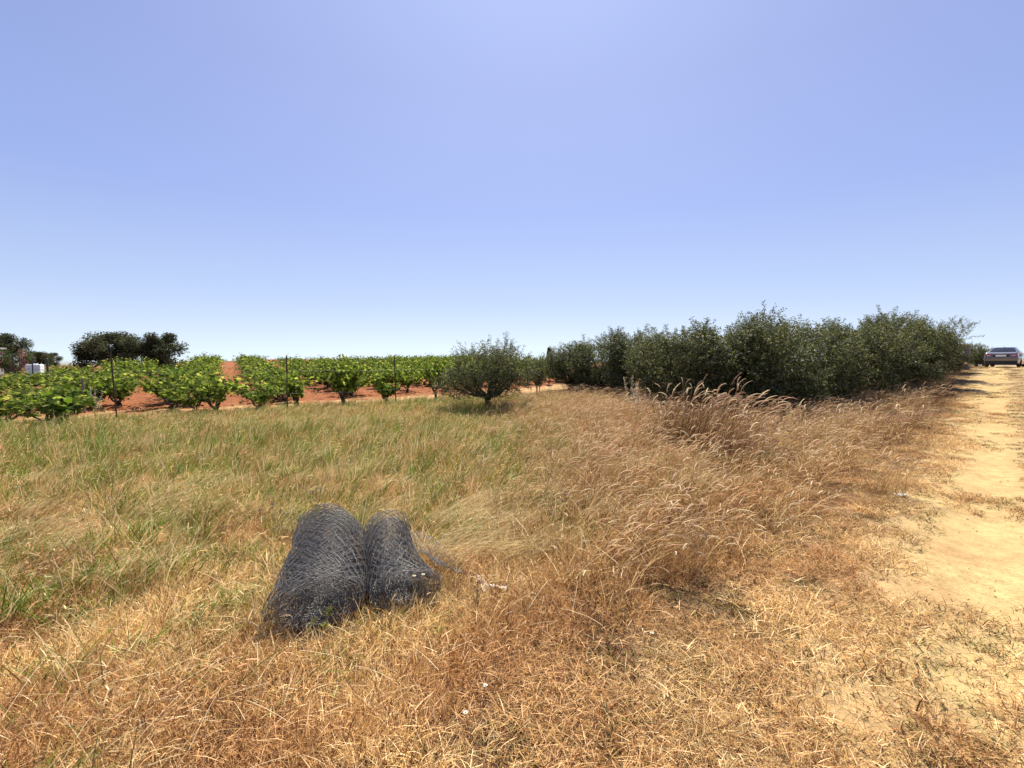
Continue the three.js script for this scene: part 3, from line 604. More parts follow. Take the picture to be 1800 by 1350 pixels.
{
  const r = rngOf(520), rows = [-5.1, -1.7, 1.7, 5.1, 8.3, 11.3, 14.2, 17.1, 20, 22.9, 25.8, 28.7, 31.6], dx = -0.527, dd = 0.85; let n = 0;
  const startAt = { '-5.1': 19.5, '-1.7': 19.5, 1.7: 19.2, 5.1: 18.8, 8.3: 19.4, 11.3: 19.8 };
  for (const s0 of rows) {
    const [x0, d0] = XD(s0, 16.6);
    for (let t = 0; t < (s0 > 1 && s0 < 6 ? 40 : 33); t += 1.4) {
      const x = x0 + dx * t + (r() - 0.5) * 0.2, d = d0 + dd * t + (r() - 0.5) * 0.2, o = O(x, d), q = x / d, k1 = r(), k2 = r(), k3 = r();
      if (o < (startAt[s0] ?? 20.5) || q < -1.22 || q > 0.1) continue;
      if (Math.hypot(x - across(236) * 34, d - 34) < 4.2) continue;
      n++;
      const lowRow = q < -0.96 ? 0.6 : q < -0.85 ? 0.85 : 1, wd = 0.92 + 0.42 * k2;
      vine(vineKinds[Math.floor(k1 * 3)], x, d, [wd, (0.82 + 0.27 * k3) * lowRow, wd], k1 * 40, 'leafy green grapevine in the crowded rows behind the front vines');
    }
  }
  console.log('vines', n);
}

// ---------------------------------------------------------------- wire fence
{
  const f = top('wire_fence'), iron = std(0.09, 0.065, 0.05, { metalness: 0.5, roughness: 0.75 }), wireM = std(0.16, 0.15, 0.14, { metalness: 0.7, roughness: 0.5 });
  const places = [[-0.6 - 3.2, 1.86], [-0.6 + 0.9, 1.93]].slice(0, 0);
  const posts = [-3.4, 0.62, 4.75, 8.7, 12.65, 16.6, 20.6].map((s, i) => { const [x, d] = XD(s, FENCE + [0, 0.05, -0.05, 0.1, 0, 0, 0][i]); return [x, d, 1.9 - 0.04 * (i % 3), [0.01, 0.035, -0.012, 0.022, 0.02, -0.02, 0.01][i]]; });
  const tops = [];
  posts.forEach(([x, d, h, lean], i) => {
    const sh = new THREE.Shape(); const w = 0.034, t = 0.007; // an angle-iron section
    sh.moveTo(0, 0); sh.lineTo(w, 0); sh.lineTo(w, t); sh.lineTo(t, t); sh.lineTo(t, w); sh.lineTo(0, w); sh.closePath();
    const g = new THREE.ExtrudeGeometry(sh, { depth: h + 0.3, bevelEnabled: false }); g.rotateX(-Math.PI / 2); g.translate(-w / 2, -0.3, w / 2);
    const p = part('post', g, iron, f); p.position.copy(onGround(x, d)); p.rotation.set(0.01, 0.6, lean, 'XYZ');
    tops.push([p.position.clone(), lean, h]);
  });
  for (const hh of [0.6, 1.35]) for (let i = 0; i < tops.length - 1; i++) {
    const at = ([P, l]) => P.clone().add(new THREE.Vector3(-Math.sin(l) * hh, hh, 0)), a = at(tops[i]), b = at(tops[i + 1]), m = a.clone().lerp(b, 0.5); m.y -= 0.03;
    part('wire', new THREE.TubeGeometry(new THREE.CatmullRomCurve3([a, m, b]), 10, 0.0013, 4), wireM, f);
  }
  tag(f, 'sparse fence of thin rusty iron posts and wire before the vineyard', 'fence');
}
{ // pale stake among the vines
  const st = top('wooden_stake', new THREE.Mesh(new THREE.CylinderGeometry(0.035, 0.042, 1.15, 9, 6), new THREE.MeshStandardMaterial({ color: new THREE.Color(0.34, 0.3, 0.25), roughness: 1, map: grainTex, bumpMap: grainTex, bumpScale: 0.01 })));
  const pa = st.geometry.attributes.position; for (let i = 0; i < pa.count; i++) { const y = pa.getY(i); pa.setX(i, pa.getX(i) + 0.015 * Math.sin(y * 4)); } st.geometry.computeVertexNormals();
  const d = 14.0, x = across(145) * d; st.position.copy(V(x, soilY(x, d) + 0.5, d)); st.rotation.z = 0.05; st.castShadow = st.receiveShadow = true; tag(st, 'pale grey wooden stake standing among the vines', 'stake');
}

// ---------------------------------------------------------------- neighbour's corner: tank, shrub, posts, hut
{
  const d = 24, x = across(62) * d, t = top('water_tank'), white = std(0.78, 0.78, 0.77, { roughness: 0.5 }); t.position.copy(V(x, soilY(x, d), d)); t.rotation.y = 0.5; t.scale.set(0.66, 0.86, 0.66);
  const body = new RoundedBoxGeometry(0.86, 1.18, 0.86, 3, 0.06); body.translate(0, 0.65, 0); part('shell', body, white, t);
  for (const y of [0.3, 0.62, 0.94]) { const b = new RoundedBoxGeometry(0.89, 0.03, 0.89, 2, 0.012); b.translate(0, y, 0); part('band', b, std(0.6, 0.61, 0.62, { roughness: 0.5 }), t); }
  const lid = new THREE.CylinderGeometry(0.16, 0.17, 0.07, 20); lid.translate(0, 1.27, 0); part('lid', lid, std(0.7, 0.7, 0.7), t);
  const pal = new RoundedBoxGeometry(0.92, 0.1, 0.92, 2, 0.015); pal.translate(0, 0.02, 0); part('pallet', pal, std(0.3, 0.22, 0.14), t);
  tag(t, 'white square water tank behind the vines near the pink shrub', 'tank');
}
{
  const greenIron = std(0.035, 0.075, 0.05, { roughness: 0.6 }), dark = std(0.05, 0.05, 0.05, { roughness: 0.8 });
  for (const [px, d, h, w, m, label] of [[58, 22.8, 1.45, 0.05, dark, 'thin dark post in front of the white tank'], [84, 23.5, 1.35, 0.09, greenIron, 'green metal post just beside the white tank'], [36, 24.8, 1.35, 0.06, dark, 'dark post among the pink blossoms'], [24, 25.2, 1.5, 0.06, dark, 'dark post close to the grey hut']]) {
    const p = top('garden_post'), x = across(px) * d; p.position.copy(V(x, soilY(x, d), d));
    const g = new THREE.CylinderGeometry(w * 0.5, w * 0.5, h + 0.2, 10); g.translate(0, h / 2 - 0.1, 0); part('shaft', g, m, p); const c = new THREE.SphereGeometry(w * 0.56, 10, 6); c.translate(0, h, 0); part('cap', c, m, p); tag(p, label, 'post', 'posts of the neighbouring garden');
  }
  const r = rngOf(560), d = 25.8, x = across(27) * d, t = top('oleander_shrub'), lv = new G(), fl = new G(), wd = new G(); t.position.copy(V(x, soilY(x, d), d));
  for (let k = 0; k < 16; k++) { const th = r() * 6.283, e = new THREE.Vector3(Math.cos(th) * (0.2 + 0.45 * r()), 0.75 + 0.85 * r(), Math.sin(th) * 0.6); limb(wd, [new THREE.Vector3((r() - 0.5) * 0.2, -0.05, 0), e.clone().multiplyScalar(0.5).setY(e.y * 0.6), e], 0.02, 0.008, BARK2, 5); for (let j = 0; j < 110; j++) { const p = e.clone().addScaledVector(rv(r), 0.36 * Math.sqrt(r())); const dd = rv(r); dd.y = Math.abs(dd.y); dd.normalize(); leaf(lv, p, dd, dd.clone().cross(rv(r)).normalize(), 0.14, 0.035, pick(r, [[[0.06, 0.09, 0.03], 3], [[0.11, 0.14, 0.05], 2]])); }
    if (k % 4 < 3) for (let j = 0; j < 26; j++) { const p = e.clone().add(new THREE.Vector3(0, 0.1, 0.2)).addScaledVector(rv(r), 0.17); const dd = rv(r); leaf(fl, p, dd, dd.clone().cross(rv(r)).normalize(), 0.06, 0.06, pick(r, [[[0.75, 0.25, 0.30], 3], [[0.8, 0.42, 0.42], 2]])); } }
  part('stems', wd.build(), stemMat, t); part('leaves', lv.build(), darkLeafMat, t); part('blossoms', fl.build(), leafy(0.3), t); tag(t, 'shrub with clusters of pink blossom near the white tank', 'shrub');
  const h = top('garden_hut'), hd = 27.5, hx = across(-38) * hd; h.position.copy(V(hx, soilY(hx, hd), hd)); h.rotation.y = 0.45; const wallM = new THREE.MeshStandardMaterial({ color: new THREE.Color(0.62, 0.6, 0.57), roughness: 0.95, map: grainTex2 });
  const wg = new THREE.BoxGeometry(1.6, 1.6, 1.6); wg.translate(0, 0.8, 0); part('wall', wg, wallM, h); const rg = new THREE.BoxGeometry(1.85, 0.09, 1.85); rg.rotateX(0.06); rg.translate(0, 1.68, 0); part('roof', rg, std(0.3, 0.28, 0.26), h); const dg = new THREE.BoxGeometry(0.65, 1.35, 0.05); dg.translate(0.1, 0.68, 0.82); const dr = part('door', dg, std(0.25, 0.24, 0.22), h); const hg = new THREE.SphereGeometry(0.03, 8, 6); hg.translate(0.34, 0.68, 0.86); part('handle', hg, dark, dr);
  tag(h, 'pale grey garden hut cut off by the picture edge', 'hut');
}

// ---------------------------------------------------------------- rolls of wire netting
const rollWire = std(0.23, 0.222, 0.205, { metalness: 0.35, roughness: 0.5 });
function netRoll({ a, b, hwA, hwB, hA, hB, sag, seed, layers, label, open }) {
  const r = rngOf(seed), t = top('wire_netting_roll'), A = onGround(...a), B = onGround(...b), ax = B.clone().sub(A), L = ax.length(); ax.normalize();
  t.position.copy(A);
  const side = new THREE.Vector3(-ax.z, 0, ax.x).normalize().multiplyScalar(-1), up = new THREE.Vector3(0, 1, 0);
  const P = (u, ph, k, out = new THREE.Vector3()) => {   // u along, ph round, k layer share
    const tt = clamp(u / L, -0.1, 1.1), hw = lerp(hwA, hwB, tt) * (1 + 0.06 * Math.sin(tt * 5 + seed)), hh = lerp(hA, hB, tt) * 0.5 * (1 + 0.05 * Math.sin(tt * 7 + 2 * seed));
    const lump = 1 + 0.05 * n3(Math.cos(ph) * 1.3 + seed, Math.sin(ph) * 1.3, u * 2.5), c = Math.cos(ph), s = Math.sin(ph), fl = s < 0 ? 0.82 : 1;
    const bow = sag * Math.sin(tt * Math.PI);
    return out.copy(ax).multiplyScalar(u).addScaledVector(side, (c * hw * k * lump) + bow).addScaledVector(up, hh * 0.96 + s * fl * hh * k * lump);
  };
  const mk = () => ({ p: [], n: [], i: [] });
  const wireInto = (g, pts, rad) => { // three-sided wire
    let prev = -1; const T = tmpA, N = tmpB, Bn = tmpC;
    for (let j = 0; j < pts.length; j++) {
      T.copy(pts[Math.min(j + 1, pts.length - 1)]).sub(pts[Math.max(j - 1, 0)]).normalize(); N.set(0.3, 0.9, 0.31).cross(T).normalize(); Bn.crossVectors(T, N);
      const i0 = g.p.length / 3;
      for (let q = 0; q < 3; q++) { const c = Math.cos(q * 2.094), s = Math.sin(q * 2.094), x = N.x * c + Bn.x * s, y = N.y * c + Bn.y * s, z = N.z * c + Bn.z * s; g.p.push(pts[j].x + x * rad, pts[j].y + y * rad, pts[j].z + z * rad); g.n.push(x, y, z); }
      if (prev >= 0) for (let q = 0; q < 3; q++) { const q2 = (q + 1) % 3; g.i.push(prev + q, prev + q2, i0 + q, prev + q2, i0 + q2, i0 + q); }
      prev = i0;
    }
  };
  const geo = (g) => { const q = new THREE.BufferGeometry(); q.setAttribute('position', new THREE.Float32BufferAttribute(g.p, 3)); q.setAttribute('normal', new THREE.Float32BufferAttribute(g.n, 3)); q.setIndex(g.i); return q; };
  for (let ly = 0; ly < layers; ly++) {
    const k = 1 - 0.075 * ly, g = mk(), step = ly < 3 ? 0.046 : 0.044, n = Math.floor(L / step), ph0 = r() * 6;
    for (let w = -1; w <= n + 1; w++) {
      const pts = [], regular = ly < 3, phw = ly < 3 ? -1.571 : ph0 + r() * 6.283, seg = ly < 3 ? 40 : 36, u0 = w * step + (regular ? 0 : r() * 0.008), ju = (r() - 0.5) * (regular ? 0.003 : 0.006), tw = r() * 6;
      for (let j = 0; j <= seg; j++) { const ph = phw + j / seg * 6.283, zz = ((j + (ly < 3 ? w + 8 : 0)) % 2 ? 1 : -1) * step * (ly < 3 ? 0.62 : 0.52); const u = clamp(u0 + ju + zz + 0.05 * Math.sin(ph + tw * 0.1 + ly) + 0.014 * n3(ph * 2, w * 0.3, ly), -0.02, L + 0.02); pts.push(P(u, ph, k * (1 + 0.018 * n3(ph * 3, u * 30, ly + 9)) + 0.006 * (j % 2))); }
      wireInto(g, pts, ly < 3 ? 0.0026 : 0.002);
    }
    part('netting_layer', geo(g), rollWire, t);
  }
  for (const mouth of [0, 1]) { const e = mk(); // cut ends: loose loops at both mouths
  for (let k = 0; k < 34; k++) { const u = mouth ? L + 0.02 : -0.02 - r() * 0.05, pts = [], ph0 = r() * 6.28, sp = 0.6 + r() * 2.2, k0 = 0.25 + 0.75 * r(), dk = (r() - 0.5) * 0.4; for (let j = 0; j <= 14; j++) pts.push(P(u + 0.03 * Math.sin(j * 0.9 + k), ph0 + sp * j / 14, clamp(k0 + dk * j / 14, 0.1, 1.05))); wireInto(e, pts, 0.0013); }
  part('cut_wire_ends', geo(e), rollWire, t).userData.kind = 'stuff'; }
  if (open) { // loose end of netting trailing over the grass
    const f = mk(), wN = 22, sN = 40, Q = (u, v) => { const p = P(u, Math.PI + 0.15, 1.0); p.addScaledVector(side, -v * 0.24); p.y = lerp(p.y + 0.1, 0.13, v ** 0.8) + 0.03 * Math.sin(u * 9 + v * 4) + 0.02 * n3(u * 4, v * 4, 1); return p; };
    for (let w = 0; w <= wN; w++) { const pts = []; for (let j = 0; j <= sN; j++) pts.push(Q(clamp(0.05 + (w / wN) * 0.72 * L + (j % 2 ? 1 : -1) * 0.017 + j / sN * 0.06, 0, L), j / sN)); wireInto(f, pts, 0.0014); }
    part('loose_flap', geo(f), rollWire, t);
  }
  tag(t, label, 'netting roll', 'rolls of wire netting in the grass');
}
netRoll({ a: [-1.17, 2.66], b: [-1.54, 3.72], hwA: 0.29, hwB: 0.235, hA: 0.37, hB: 0.46, sag: -0.05, seed: 5, layers: 11, label: 'larger bulging roll of grey wire netting dumped in the grass' });
netRoll({ a: [-0.69, 2.88], b: [-1.01, 3.64], hwA: 0.21, hwB: 0.18, hA: 0.29, hB: 0.42, sag: 0.04, seed: 8, layers: 10, label: 'slimmer roll of grey wire netting with a loose flap over the grass', open: true });

// ---------------------------------------------------------------- parked car
{
  const car = top('parked_car'), [x, d] = XD(50, -0.52); car.position.copy(onGround(x, d, 0.02));
  const silver = new THREE.MeshPhysicalMaterial({ color: new THREE.Color(0.13, 0.13, 0.134), metalness: 0.5, roughness: 0.4, clearcoat: 1, clearcoatRoughness: 0.06 }), glass = new THREE.MeshPhysicalMaterial({ color: new THREE.Color(0.012, 0.014, 0.016), roughness: 0.08, specularIntensity: 0.6 }), black = std(0.02, 0.02, 0.022, { roughness: 0.7 }), rubber = std(0.018, 0.018, 0.018, { roughness: 0.95 }), red = new THREE.MeshPhysicalMaterial({ color: new THREE.Color(0.28, 0.012, 0.02), roughness: 0.12, clearcoat: 1 }), alloy = std(0.5, 0.5, 0.52, { metalness: 0.9, roughness: 0.35 }), chrome = std(0.75, 0.75, 0.77, { metalness: 1, roughness: 0.15 }), plateM = std(0.75, 0.75, 0.72, { roughness: 0.4 });
  // stations along the length (z forward), half width, sill, belt
  const HW = 0.92;
  const side = new THREE.Shape(); side.moveTo(-2.38, 0.36); side.bezierCurveTo(-2.46, 0.55, -2.46, 0.7, -2.40, 0.84); side.bezierCurveTo(-2.38, 0.96, -2.3, 1.0, -2.2, 1.01); side.lineTo(-1.75, 1.04); side.lineTo(-0.4, 1.0); side.lineTo(0.9, 0.96); side.bezierCurveTo(1.6, 0.92, 2.2, 0.82, 2.38, 0.62); side.bezierCurveTo(2.46, 0.5, 2.44, 0.36, 2.38, 0.3); side.lineTo(1.85, 0.24); side.absarc(1.45, 0.33, 0.37, -0.25, Math.PI + 0.25, false); side.lineTo(-1.05, 0.24); side.absarc(-1.42, 0.33, 0.37, -0.25, Math.PI + 0.25, false); side.closePath();
  const shapeX = (g, f) => { const p = g.attributes.position; for (let i = 0; i < p.count; i++) p.setX(i, p.getX(i) * f(p.getY(i), p.getZ(i))); g.computeVertexNormals(); return g; };
  const ex = (s, w, b) => { const g = new THREE.ExtrudeGeometry(s, { depth: w - 2 * b, bevelEnabled: true, bevelThickness: b, bevelSize: b * 0.6, bevelSegments: 4, curveSegments: 18 }); g.translate(0, 0, -(w - 2 * b) / 2); g.rotateY(-Math.PI / 2); return g; };
  part('body', shapeX(ex(side, HW * 2, 0.1), (y, z) => 1 - 0.10 * sst(1.6, 2.45, Math.abs(z)) - 0.06 * sst(0.7, 1.05, y) - 0.05 * sst(0.55, 0.25, y)), silver, car);
  const cab = new THREE.Shape(); cab.moveTo(-1.86, 0.98); cab.bezierCurveTo(-1.4, 1.2, -1.0, 1.38, -0.4, 1.41); cab.bezierCurveTo(0.2, 1.42, 0.5, 1.34, 1.15, 0.95); cab.closePath();
  const taper = (y) => 1 - 0.30 * sst(0.95, 1.42, y);
  part('cabin_roof', shapeX(ex(cab, 1.64, 0.08), taper), silver, car);
  // rear screen laid on the sloping back of the cabin
  const rs = new THREE.BufferGeometry(), pv = [], pi = [], row = 7; for (let j = 0; j <= row; j++) { const t = j / row, z = lerp(-1.90, -1.02, t), y = lerp(1.035, 1.405, t ** 0.8), w = lerp(0.68, 0.5, t); for (let q = 0; q <= 8; q++) { const u = q / 8 * 2 - 1; pv.push(u * w, y + 0.03 - 0.02 * u * u, z - 0.035 + 0.09 * u * u); } } for (let j = 0; j < row; j++) for (let q = 0; q < 8; q++) { const a = j * 9 + q; pi.push(a, a + 9, a + 1, a + 1, a + 9, a + 10); } rs.setAttribute('position', new THREE.Float32BufferAttribute(pv, 3)); rs.setIndex(pi); rs.computeVertexNormals(); part('rear_window', rs, glass, car);
  for (const sx of [-1, 1]) {
    const sh = new THREE.Shape(); sh.moveTo(-1.45, 1.05); sh.bezierCurveTo(-1.1, 1.25, -0.8, 1.33, -0.35, 1.345); sh.bezierCurveTo(0.1, 1.35, 0.4, 1.27, 0.85, 1.03); sh.closePath();
    const g = new THREE.ExtrudeGeometry(sh, { depth: 0.02, bevelEnabled: false, curveSegments: 10 }); g.rotateY(-Math.PI / 2); const p = g.attributes.position; for (let i = 0; i < p.count; i++) p.setX(i, sx * (0.835 * taper(p.getY(i)) + 0.004 + (p.getX(i) < -0.01 ? -0.015 : 0))); g.computeVertexNormals(); part('side_window', g, glass, car);
    const lt = new RoundedBoxGeometry(0.40, 0.15, 0.16, 3, 0.04); { const q = lt.attributes.position; for (let i = 0; i < q.count; i++) { const u = (q.getX(i) * sx + 0.2) / 0.4; q.setY(i, q.getY(i) * (0.55 + 0.55 * u) + 0.02 * u); q.setZ(i, q.getZ(i) + 0.07 * u * u); } lt.computeVertexNormals(); } lt.translate(sx * 0.62, 0.83, -2.455); const L = part('tail_light', lt, red, car); const st = new RoundedBoxGeometry(0.2, 0.03, 0.02, 2, 0.008); st.translate(sx * 0.60, 0.815, -2.53); part('reverse_lens', st, std(0.7, 0.65, 0.62, { roughness: 0.2 }), L);
    const mir = new RoundedBoxGeometry(0.2, 0.13, 0.1, 3, 0.04); mir.translate(sx * 1.0, 1.02, 0.68); part('mirror', mir, silver, car);
    const eh = new THREE.CylinderGeometry(0.04, 0.045, 0.12, 14, 1, true); eh.rotateX(Math.PI / 2); eh.scale(1.5, 1, 1); eh.translate(sx * 0.55, 0.32, -2.38); part('exhaust_tip', eh, chrome, car);
    for (const z of [-1.42, 1.45]) {
      const w = new THREE.Group(); w.name = 'wheel'; w.position.set(sx * 0.8, 0.33, z); car.add(w);
      const tg = new THREE.TorusGeometry(0.25, 0.085, 12, 28); tg.rotateY(Math.PI / 2); tg.scale(1.35, 1, 1); part('tyre', tg, rubber, w);
      const rg = [new THREE.CylinderGeometry(0.2, 0.2, 0.12, 24, 1, true), new THREE.CylinderGeometry(0.05, 0.05, 0.16, 12)]; for (const g of rg) g.rotateZ(Math.PI / 2); for (let k = 0; k < 5; k++) { const s = new THREE.BoxGeometry(0.03, 0.2, 0.05); s.translate(0.04 * sx, 0.1, 0); s.rotateX(k * 1.2566); rg.push(s); } part('rim', mergeGeometries(rg.map((g) => g.toNonIndexed())), alloy, w);
    }
  }
  const bump = new RoundedBoxGeometry(1.72, 0.2, 0.2, 4, 0.07); { const q = bump.attributes.position; for (let i = 0; i < q.count; i++) q.setZ(i, q.getZ(i) + 0.13 * (q.getX(i) / 0.86) ** 2); bump.computeVertexNormals(); } bump.translate(0, 0.56, -2.47); part('bumper', bump, silver, car);
  const dif = new RoundedBoxGeometry(1.6, 0.24, 0.16, 3, 0.04); dif.translate(0, 0.34, -2.42); part('diffuser', dif, black, car); const ub = new RoundedBoxGeometry(1.5, 0.12, 4.3, 2, 0.03); ub.translate(0, 0.22, 0); part('underbody', ub, black, car);
  const rec = new RoundedBoxGeometry(0.78, 0.15, 0.06, 3, 0.02); rec.translate(0, 0.82, -2.49); part('plate_recess', rec, black, car);
  const pl = new RoundedBoxGeometry(0.52, 0.11, 0.012, 2, 0.005); pl.translate(0, 0.815, -2.526); part('number_plate', pl, plateM, car);
  const em = new THREE.TorusGeometry(0.04, 0.006, 8, 24); em.translate(0, 0.95, -2.47); part('badge', em, chrome, car);
  const ant = new RoundedBoxGeometry(0.03, 0.05, 0.12, 2, 0.012); ant.translate(0, 1.47, -0.85); part('roof_antenna', ant, black, car);
  car.rotation.y = -Math.atan2(UX, UD) + Math.PI - 0.1;
  tag(car, 'silver saloon car parked on the track, seen from behind', 'car');
}
// ---------------------------------------------------------------- grey gate post at the end of the hedge
{
  const t = top('gate_post'), d = 26.5, x = across(1697) * d, zinc = std(0.30, 0.29, 0.29, { metalness: 0.4, roughness: 0.6 }); t.position.copy(onGround(x, d)); t.rotation.y = -0.85;
  for (const [dx, dz] of [[-0.14, -0.14], [0.14, -0.14], [-0.14, 0.14], [0.14, 0.14]]) { const g = new THREE.BoxGeometry(0.05, 1.5, 0.05); g.translate(dx, 0.73, dz); part('upright', g, zinc, t); }
  for (let k = 0; k < 9; k++) { const gs = []; for (const s of [-1, 1]) { const a = new THREE.BoxGeometry(0.3, 0.025, 0.012); a.translate(0, 0.12 + k * 0.16, s * 0.172); const b = new THREE.BoxGeometry(0.012, 0.025, 0.3); b.translate(s * 0.172, 0.12 + k * 0.16, 0); gs.push(a, b); } part('crossbar', mergeGeometries(gs), zinc, t); }
  const inr = new THREE.BoxGeometry(0.2, 1.4, 0.2); inr.translate(0, 0.7, 0); part('core', inr, std(0.2, 0.19, 0.18), t);
  const cap = new RoundedBoxGeometry(0.46, 0.045, 0.4, 2, 0.012); cap.translate(-0.06, 1.505, 0); part('cap', cap, std(0.8, 0.8, 0.78), t);
  tag(t, 'grey caged metal gate post with white cap at the hedge end', 'gate post');
}

// ---------------------------------------------------------------- small single plants and litter
function thistle(px, d, h, seed, headCol, label, n = 4) {
  const r = rngOf(seed), g = new G(), hd = new G(), t = top('thistle'), x = across(px) * d; t.position.copy(onGround(x, d));
  for (let k = 0; k < n; k++) { const a = r() * 6.283, b = blade(g, (r() - 0.5) * 0.05, 0, (r() - 0.5) * 0.05, h * (0.75 + 0.4 * r()), a, 0.1 + r() * 0.3, 0.3, 0.005, [0.12, 0.15, 0.05], 4, r() * 6, 1);
    for (let j = 0; j < 5; j++) blade(g, b[0] * j / 6, b[1] * j / 6, b[2] * j / 6, 0.06, r() * 6.28, 0.8, 0.5, 0.009, [0.13, 0.16, 0.06], 2, r() * 6);
    for (let j = 0; j < 26; j++) blade(hd, b[0], b[1] - 0.006, b[2], 0.016 + r() * 0.012, r() * 6.28, r() * 1.2, 0.2, 0.004, pick(r, [[headCol, 1]]), 1, r() * 6); }
  part('stems', g.build(), stemMat, t); part('flower_heads', hd.build(), grassMat, t); tag(t, label, 'thistle', 'thistles in the grass');
}
thistle(1208, 4.15, 0.42, 601, [0.15, 0.085, 0.17], 'branched thistle with tiny purple heads at the edge of the golden grass');
thistle(1225, 3.75, 0.3, 602, [0.15, 0.085, 0.17], 'low purple-headed thistle just in front of the branched one', 3);
thistle(968, 4.4, 0.3, 603, [0.15, 0.09, 0.2], 'dark purple thistle clump behind the wire rolls on the golden side', 6);
thistle(1000, 4.5, 0.28, 604, [0.15, 0.09, 0.2], 'second dark purple thistle clump beside the flattened straw', 5);
thistle(553, 4.55, 0.36, 605, [0.17, 0.13, 0.22], 'lavender-headed thistle behind the larger wire roll', 5);
thistle(478, 4.1, 0.32, 606, [0.17, 0.13, 0.22], 'lavender-headed thistle to the outer side of the larger wire roll', 5);
thistle(828, 2.85, 0.16, 607, [0.14, 0.09, 0.17], 'short purple thistle beside the white plastic scrap', 3);
function daisy(px, d, h, seed, label) {
  const r = rngOf(seed), t = top('white_flower'), x = across(px) * d, g = new G(), p = new G(); t.position.copy(onGround(x, d)); const b = blade(g, 0, 0, 0, h, r() * 6, 0.1, 0.2, 0.003, [0.16, 0.17, 0.06], 3, 0.3, 1);
  for (let k = 0; k < 14; k++) blade(p, b[0], b[1], b[2], 0.014, k * 0.4488, 1.0 + r() * 0.35, 0.2, 0.0075, [0.82, 0.8, 0.74], 1, k * 0.4488 + 1.57); const c = new THREE.SphereGeometry(0.005, 8, 6); c.translate(b[0], b[1] + 0.002, b[2]);
  part('stem', g.build(), stemMat, t); part('petals', p.build(), leafy(0.25), t); part('flower_centre', c, std(0.6, 0.42, 0.06), t); tag(t, label, 'flower', 'small white flowers');
}
daisy(848, 2.08, 0.07, 621, 'small white flower in the stubble, lower middle, the upper of two');
daisy(820, 1.92, 0.07, 622, 'small white flower at the bottom middle, the lower of two');
daisy(1150, 2.5, 0.08, 623, 'small white flower below the front edge of the tall grass');
daisy(717, 2.75, 0.30, 624, 'white flower against the front of the slimmer wire roll, first of a touching pair');
daisy(727, 2.75, 0.295, 625, 'white flower against the front of the slimmer wire roll, second of a touching pair');
daisy(175, 4.25, 0.2, 626, 'white flower in the green grass towards the edge, higher of two');
daisy(22, 4.0, 0.15, 627, 'white flower in the green grass at the very edge');
{ // yellow-green weed in front of the larger roll
  const r = rngOf(640), t = top('yellow_weed'), d = 2.55, x = across(552) * d, g = new G(), f = new G(); t.position.copy(onGround(x, d));
  for (let k = 0; k < 9; k++) { const b = blade(g, 0, 0, 0, 0.10 + 0.08 * r(), r() * 6.28, r() * 0.7, 0.2, 0.004, [0.22, 0.24, 0.06], 3, r() * 6, 1); for (let j = 0; j < 16; j++) blade(f, b[0] + (r() - 0.5) * 0.02, b[1] + (r() - 0.5) * 0.02, b[2] + (r() - 0.5) * 0.02, 0.018, r() * 6.28, r() * 1.4, 0.2, 0.008, pick(r, [[[0.55, 0.52, 0.14], 2], [[0.32, 0.34, 0.08], 2]]), 1, r() * 6); }
  part('stems', g.build(), stemMat, t); part('flower_clusters', f.build(), grassMat, t); tag(t, 'small yellow-green weed growing in front of the larger wire roll', 'weed');
}
function deadStalk(px, d, h, seed, label) {
  const r = rngOf(seed), t = top('dead_stalk'), x = across(px) * d, g = new G(), f = new G(); t.position.copy(onGround(x, d));
  for (let k = 0; k < 7; k++) { const hd = r() * 6.28, b = blade(g, 0, 0, 0, h * (0.6 + 0.4 * r()), hd, r() * 0.25, 0.12, 0.012, [0.42, 0.34, 0.22], 4, r() * 6, 1); for (let j = 0; j < 34; j++) { const q = 0.4 + 0.6 * r(); blade(f, b[0] * q, b[1] * q, b[2] * q, 0.05 + 0.05 * r(), r() * 6.28, 0.5 + r() * 0.9, 0.4, 0.016, pick(r, [[[0.62, 0.55, 0.42], 3], [[0.45, 0.36, 0.22], 2]]), 1, r() * 6); } }
  part('stems', g.build(), stemMat, t); part('dry_leaves', f.build(), grassMat, t); tag(t, label, 'weed', 'tall dead weeds');
}
deadStalk(1112, 12.5, 1.35, 651, 'tall pale dead weed rising in front of the olive with the pointed top');
deadStalk(1128, 11.5, 1.0, 652, 'shorter pale dead weed in front of the dip of the hedge');
deadStalk(165, 12.6, 1.0, 653, 'pale dead weed at the foot of the wooden stake');
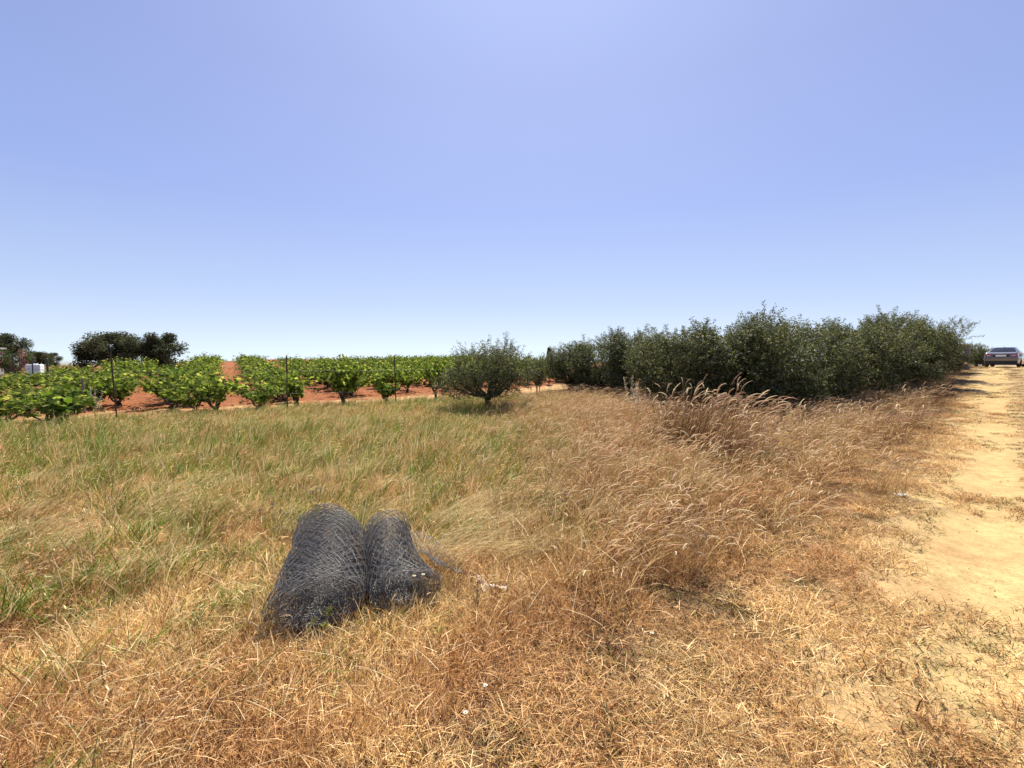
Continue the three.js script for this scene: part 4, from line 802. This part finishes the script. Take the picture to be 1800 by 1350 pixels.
function scrap(name, px, d, w, dd, seed, label, cat, lift = 0.02) {
  const g = new THREE.PlaneGeometry(w, dd, 14, 9), p = g.attributes.position; for (let i = 0; i < p.count; i++) { const x = p.getX(i), y = p.getY(i); p.setZ(i, 0.09 * w * n3(x * 9 / w * 0.4, y * 9 / w * 0.4, seed) + 0.05 * w * n3(x * 30 / w * 0.4, y * 30 / w * 0.4, seed)); } g.rotateX(-Math.PI / 2); g.computeVertexNormals();
  const m = top(name, new THREE.Mesh(g, new THREE.MeshStandardMaterial({ color: new THREE.Color(0.8, 0.81, 0.82), roughness: 0.6, side: THREE.DoubleSide }))), x = across(px) * d; m.position.copy(onGround(x, d, lift + 0.03)); m.rotation.y = seed; m.castShadow = m.receiveShadow = true; tag(m, label, cat);
}
scrap('paper_scrap', 1592, 5.35, 0.13, 0.06, 3, 'crumpled white paper scrap lying at the edge of the track', 'litter', 0.0);
scrap('plastic_scrap', 848, 3.2, 0.2, 0.045, 5, 'torn white plastic strip in the grass beside the wire rolls', 'litter', 0.0);
scrap('plastic_scrap', 878, 3.12, 0.14, 0.03, 9, 'smaller white plastic shred just beside the torn strip', 'litter', 0.0);
{ // dry straw stalks standing between the rolls
  const r = rngOf(660), t = top('straw_wisp'), d = 3.7, x = across(622) * d, g = new G(); t.position.copy(onGround(x, d));
  for (let k = 0; k < 26; k++) blade(g, (r() - 0.5) * 0.12, 0, (r() - 0.5) * 0.5, 0.4 + 0.25 * r(), r() * 6.28, r() * 0.35, 0.6 * r(), 0.005, pick(r, [[PALE, 3], [STRAW, 2], [OLV, 1]]), 4, r() * 6);
  part('stalks', g.build(), grassMat, t); tag(t, 'wisp of pale straw growing up between the two wire rolls', 'grass');
}
{ // grey twig in front of the larger roll
  const g = new G(); limb(g, [new THREE.Vector3(-0.24, 0.02, 0.06), new THREE.Vector3(-0.08, 0.05, 0.03), new THREE.Vector3(0.02, 0.075, 0), new THREE.Vector3(0.12, 0.17, -0.05)], 0.008, 0.004, [0.4, 0.34, 0.27], 5); limb(g, [new THREE.Vector3(-0.08, 0.05, 0.03), new THREE.Vector3(-0.13, 0.09, 0.0), new THREE.Vector3(-0.22, 0.11, -0.03)], 0.005, 0.002, [0.4, 0.34, 0.27], 5);
  const m = top('dry_twig', new THREE.Mesh(g.build(), stemMat)), d = 2.55, x = across(480) * d; m.position.copy(onGround(x, d)); m.castShadow = m.receiveShadow = true; tag(m, 'forked grey dry twig lying before the larger wire roll', 'twig');
}
renderer.render(scene, camera);
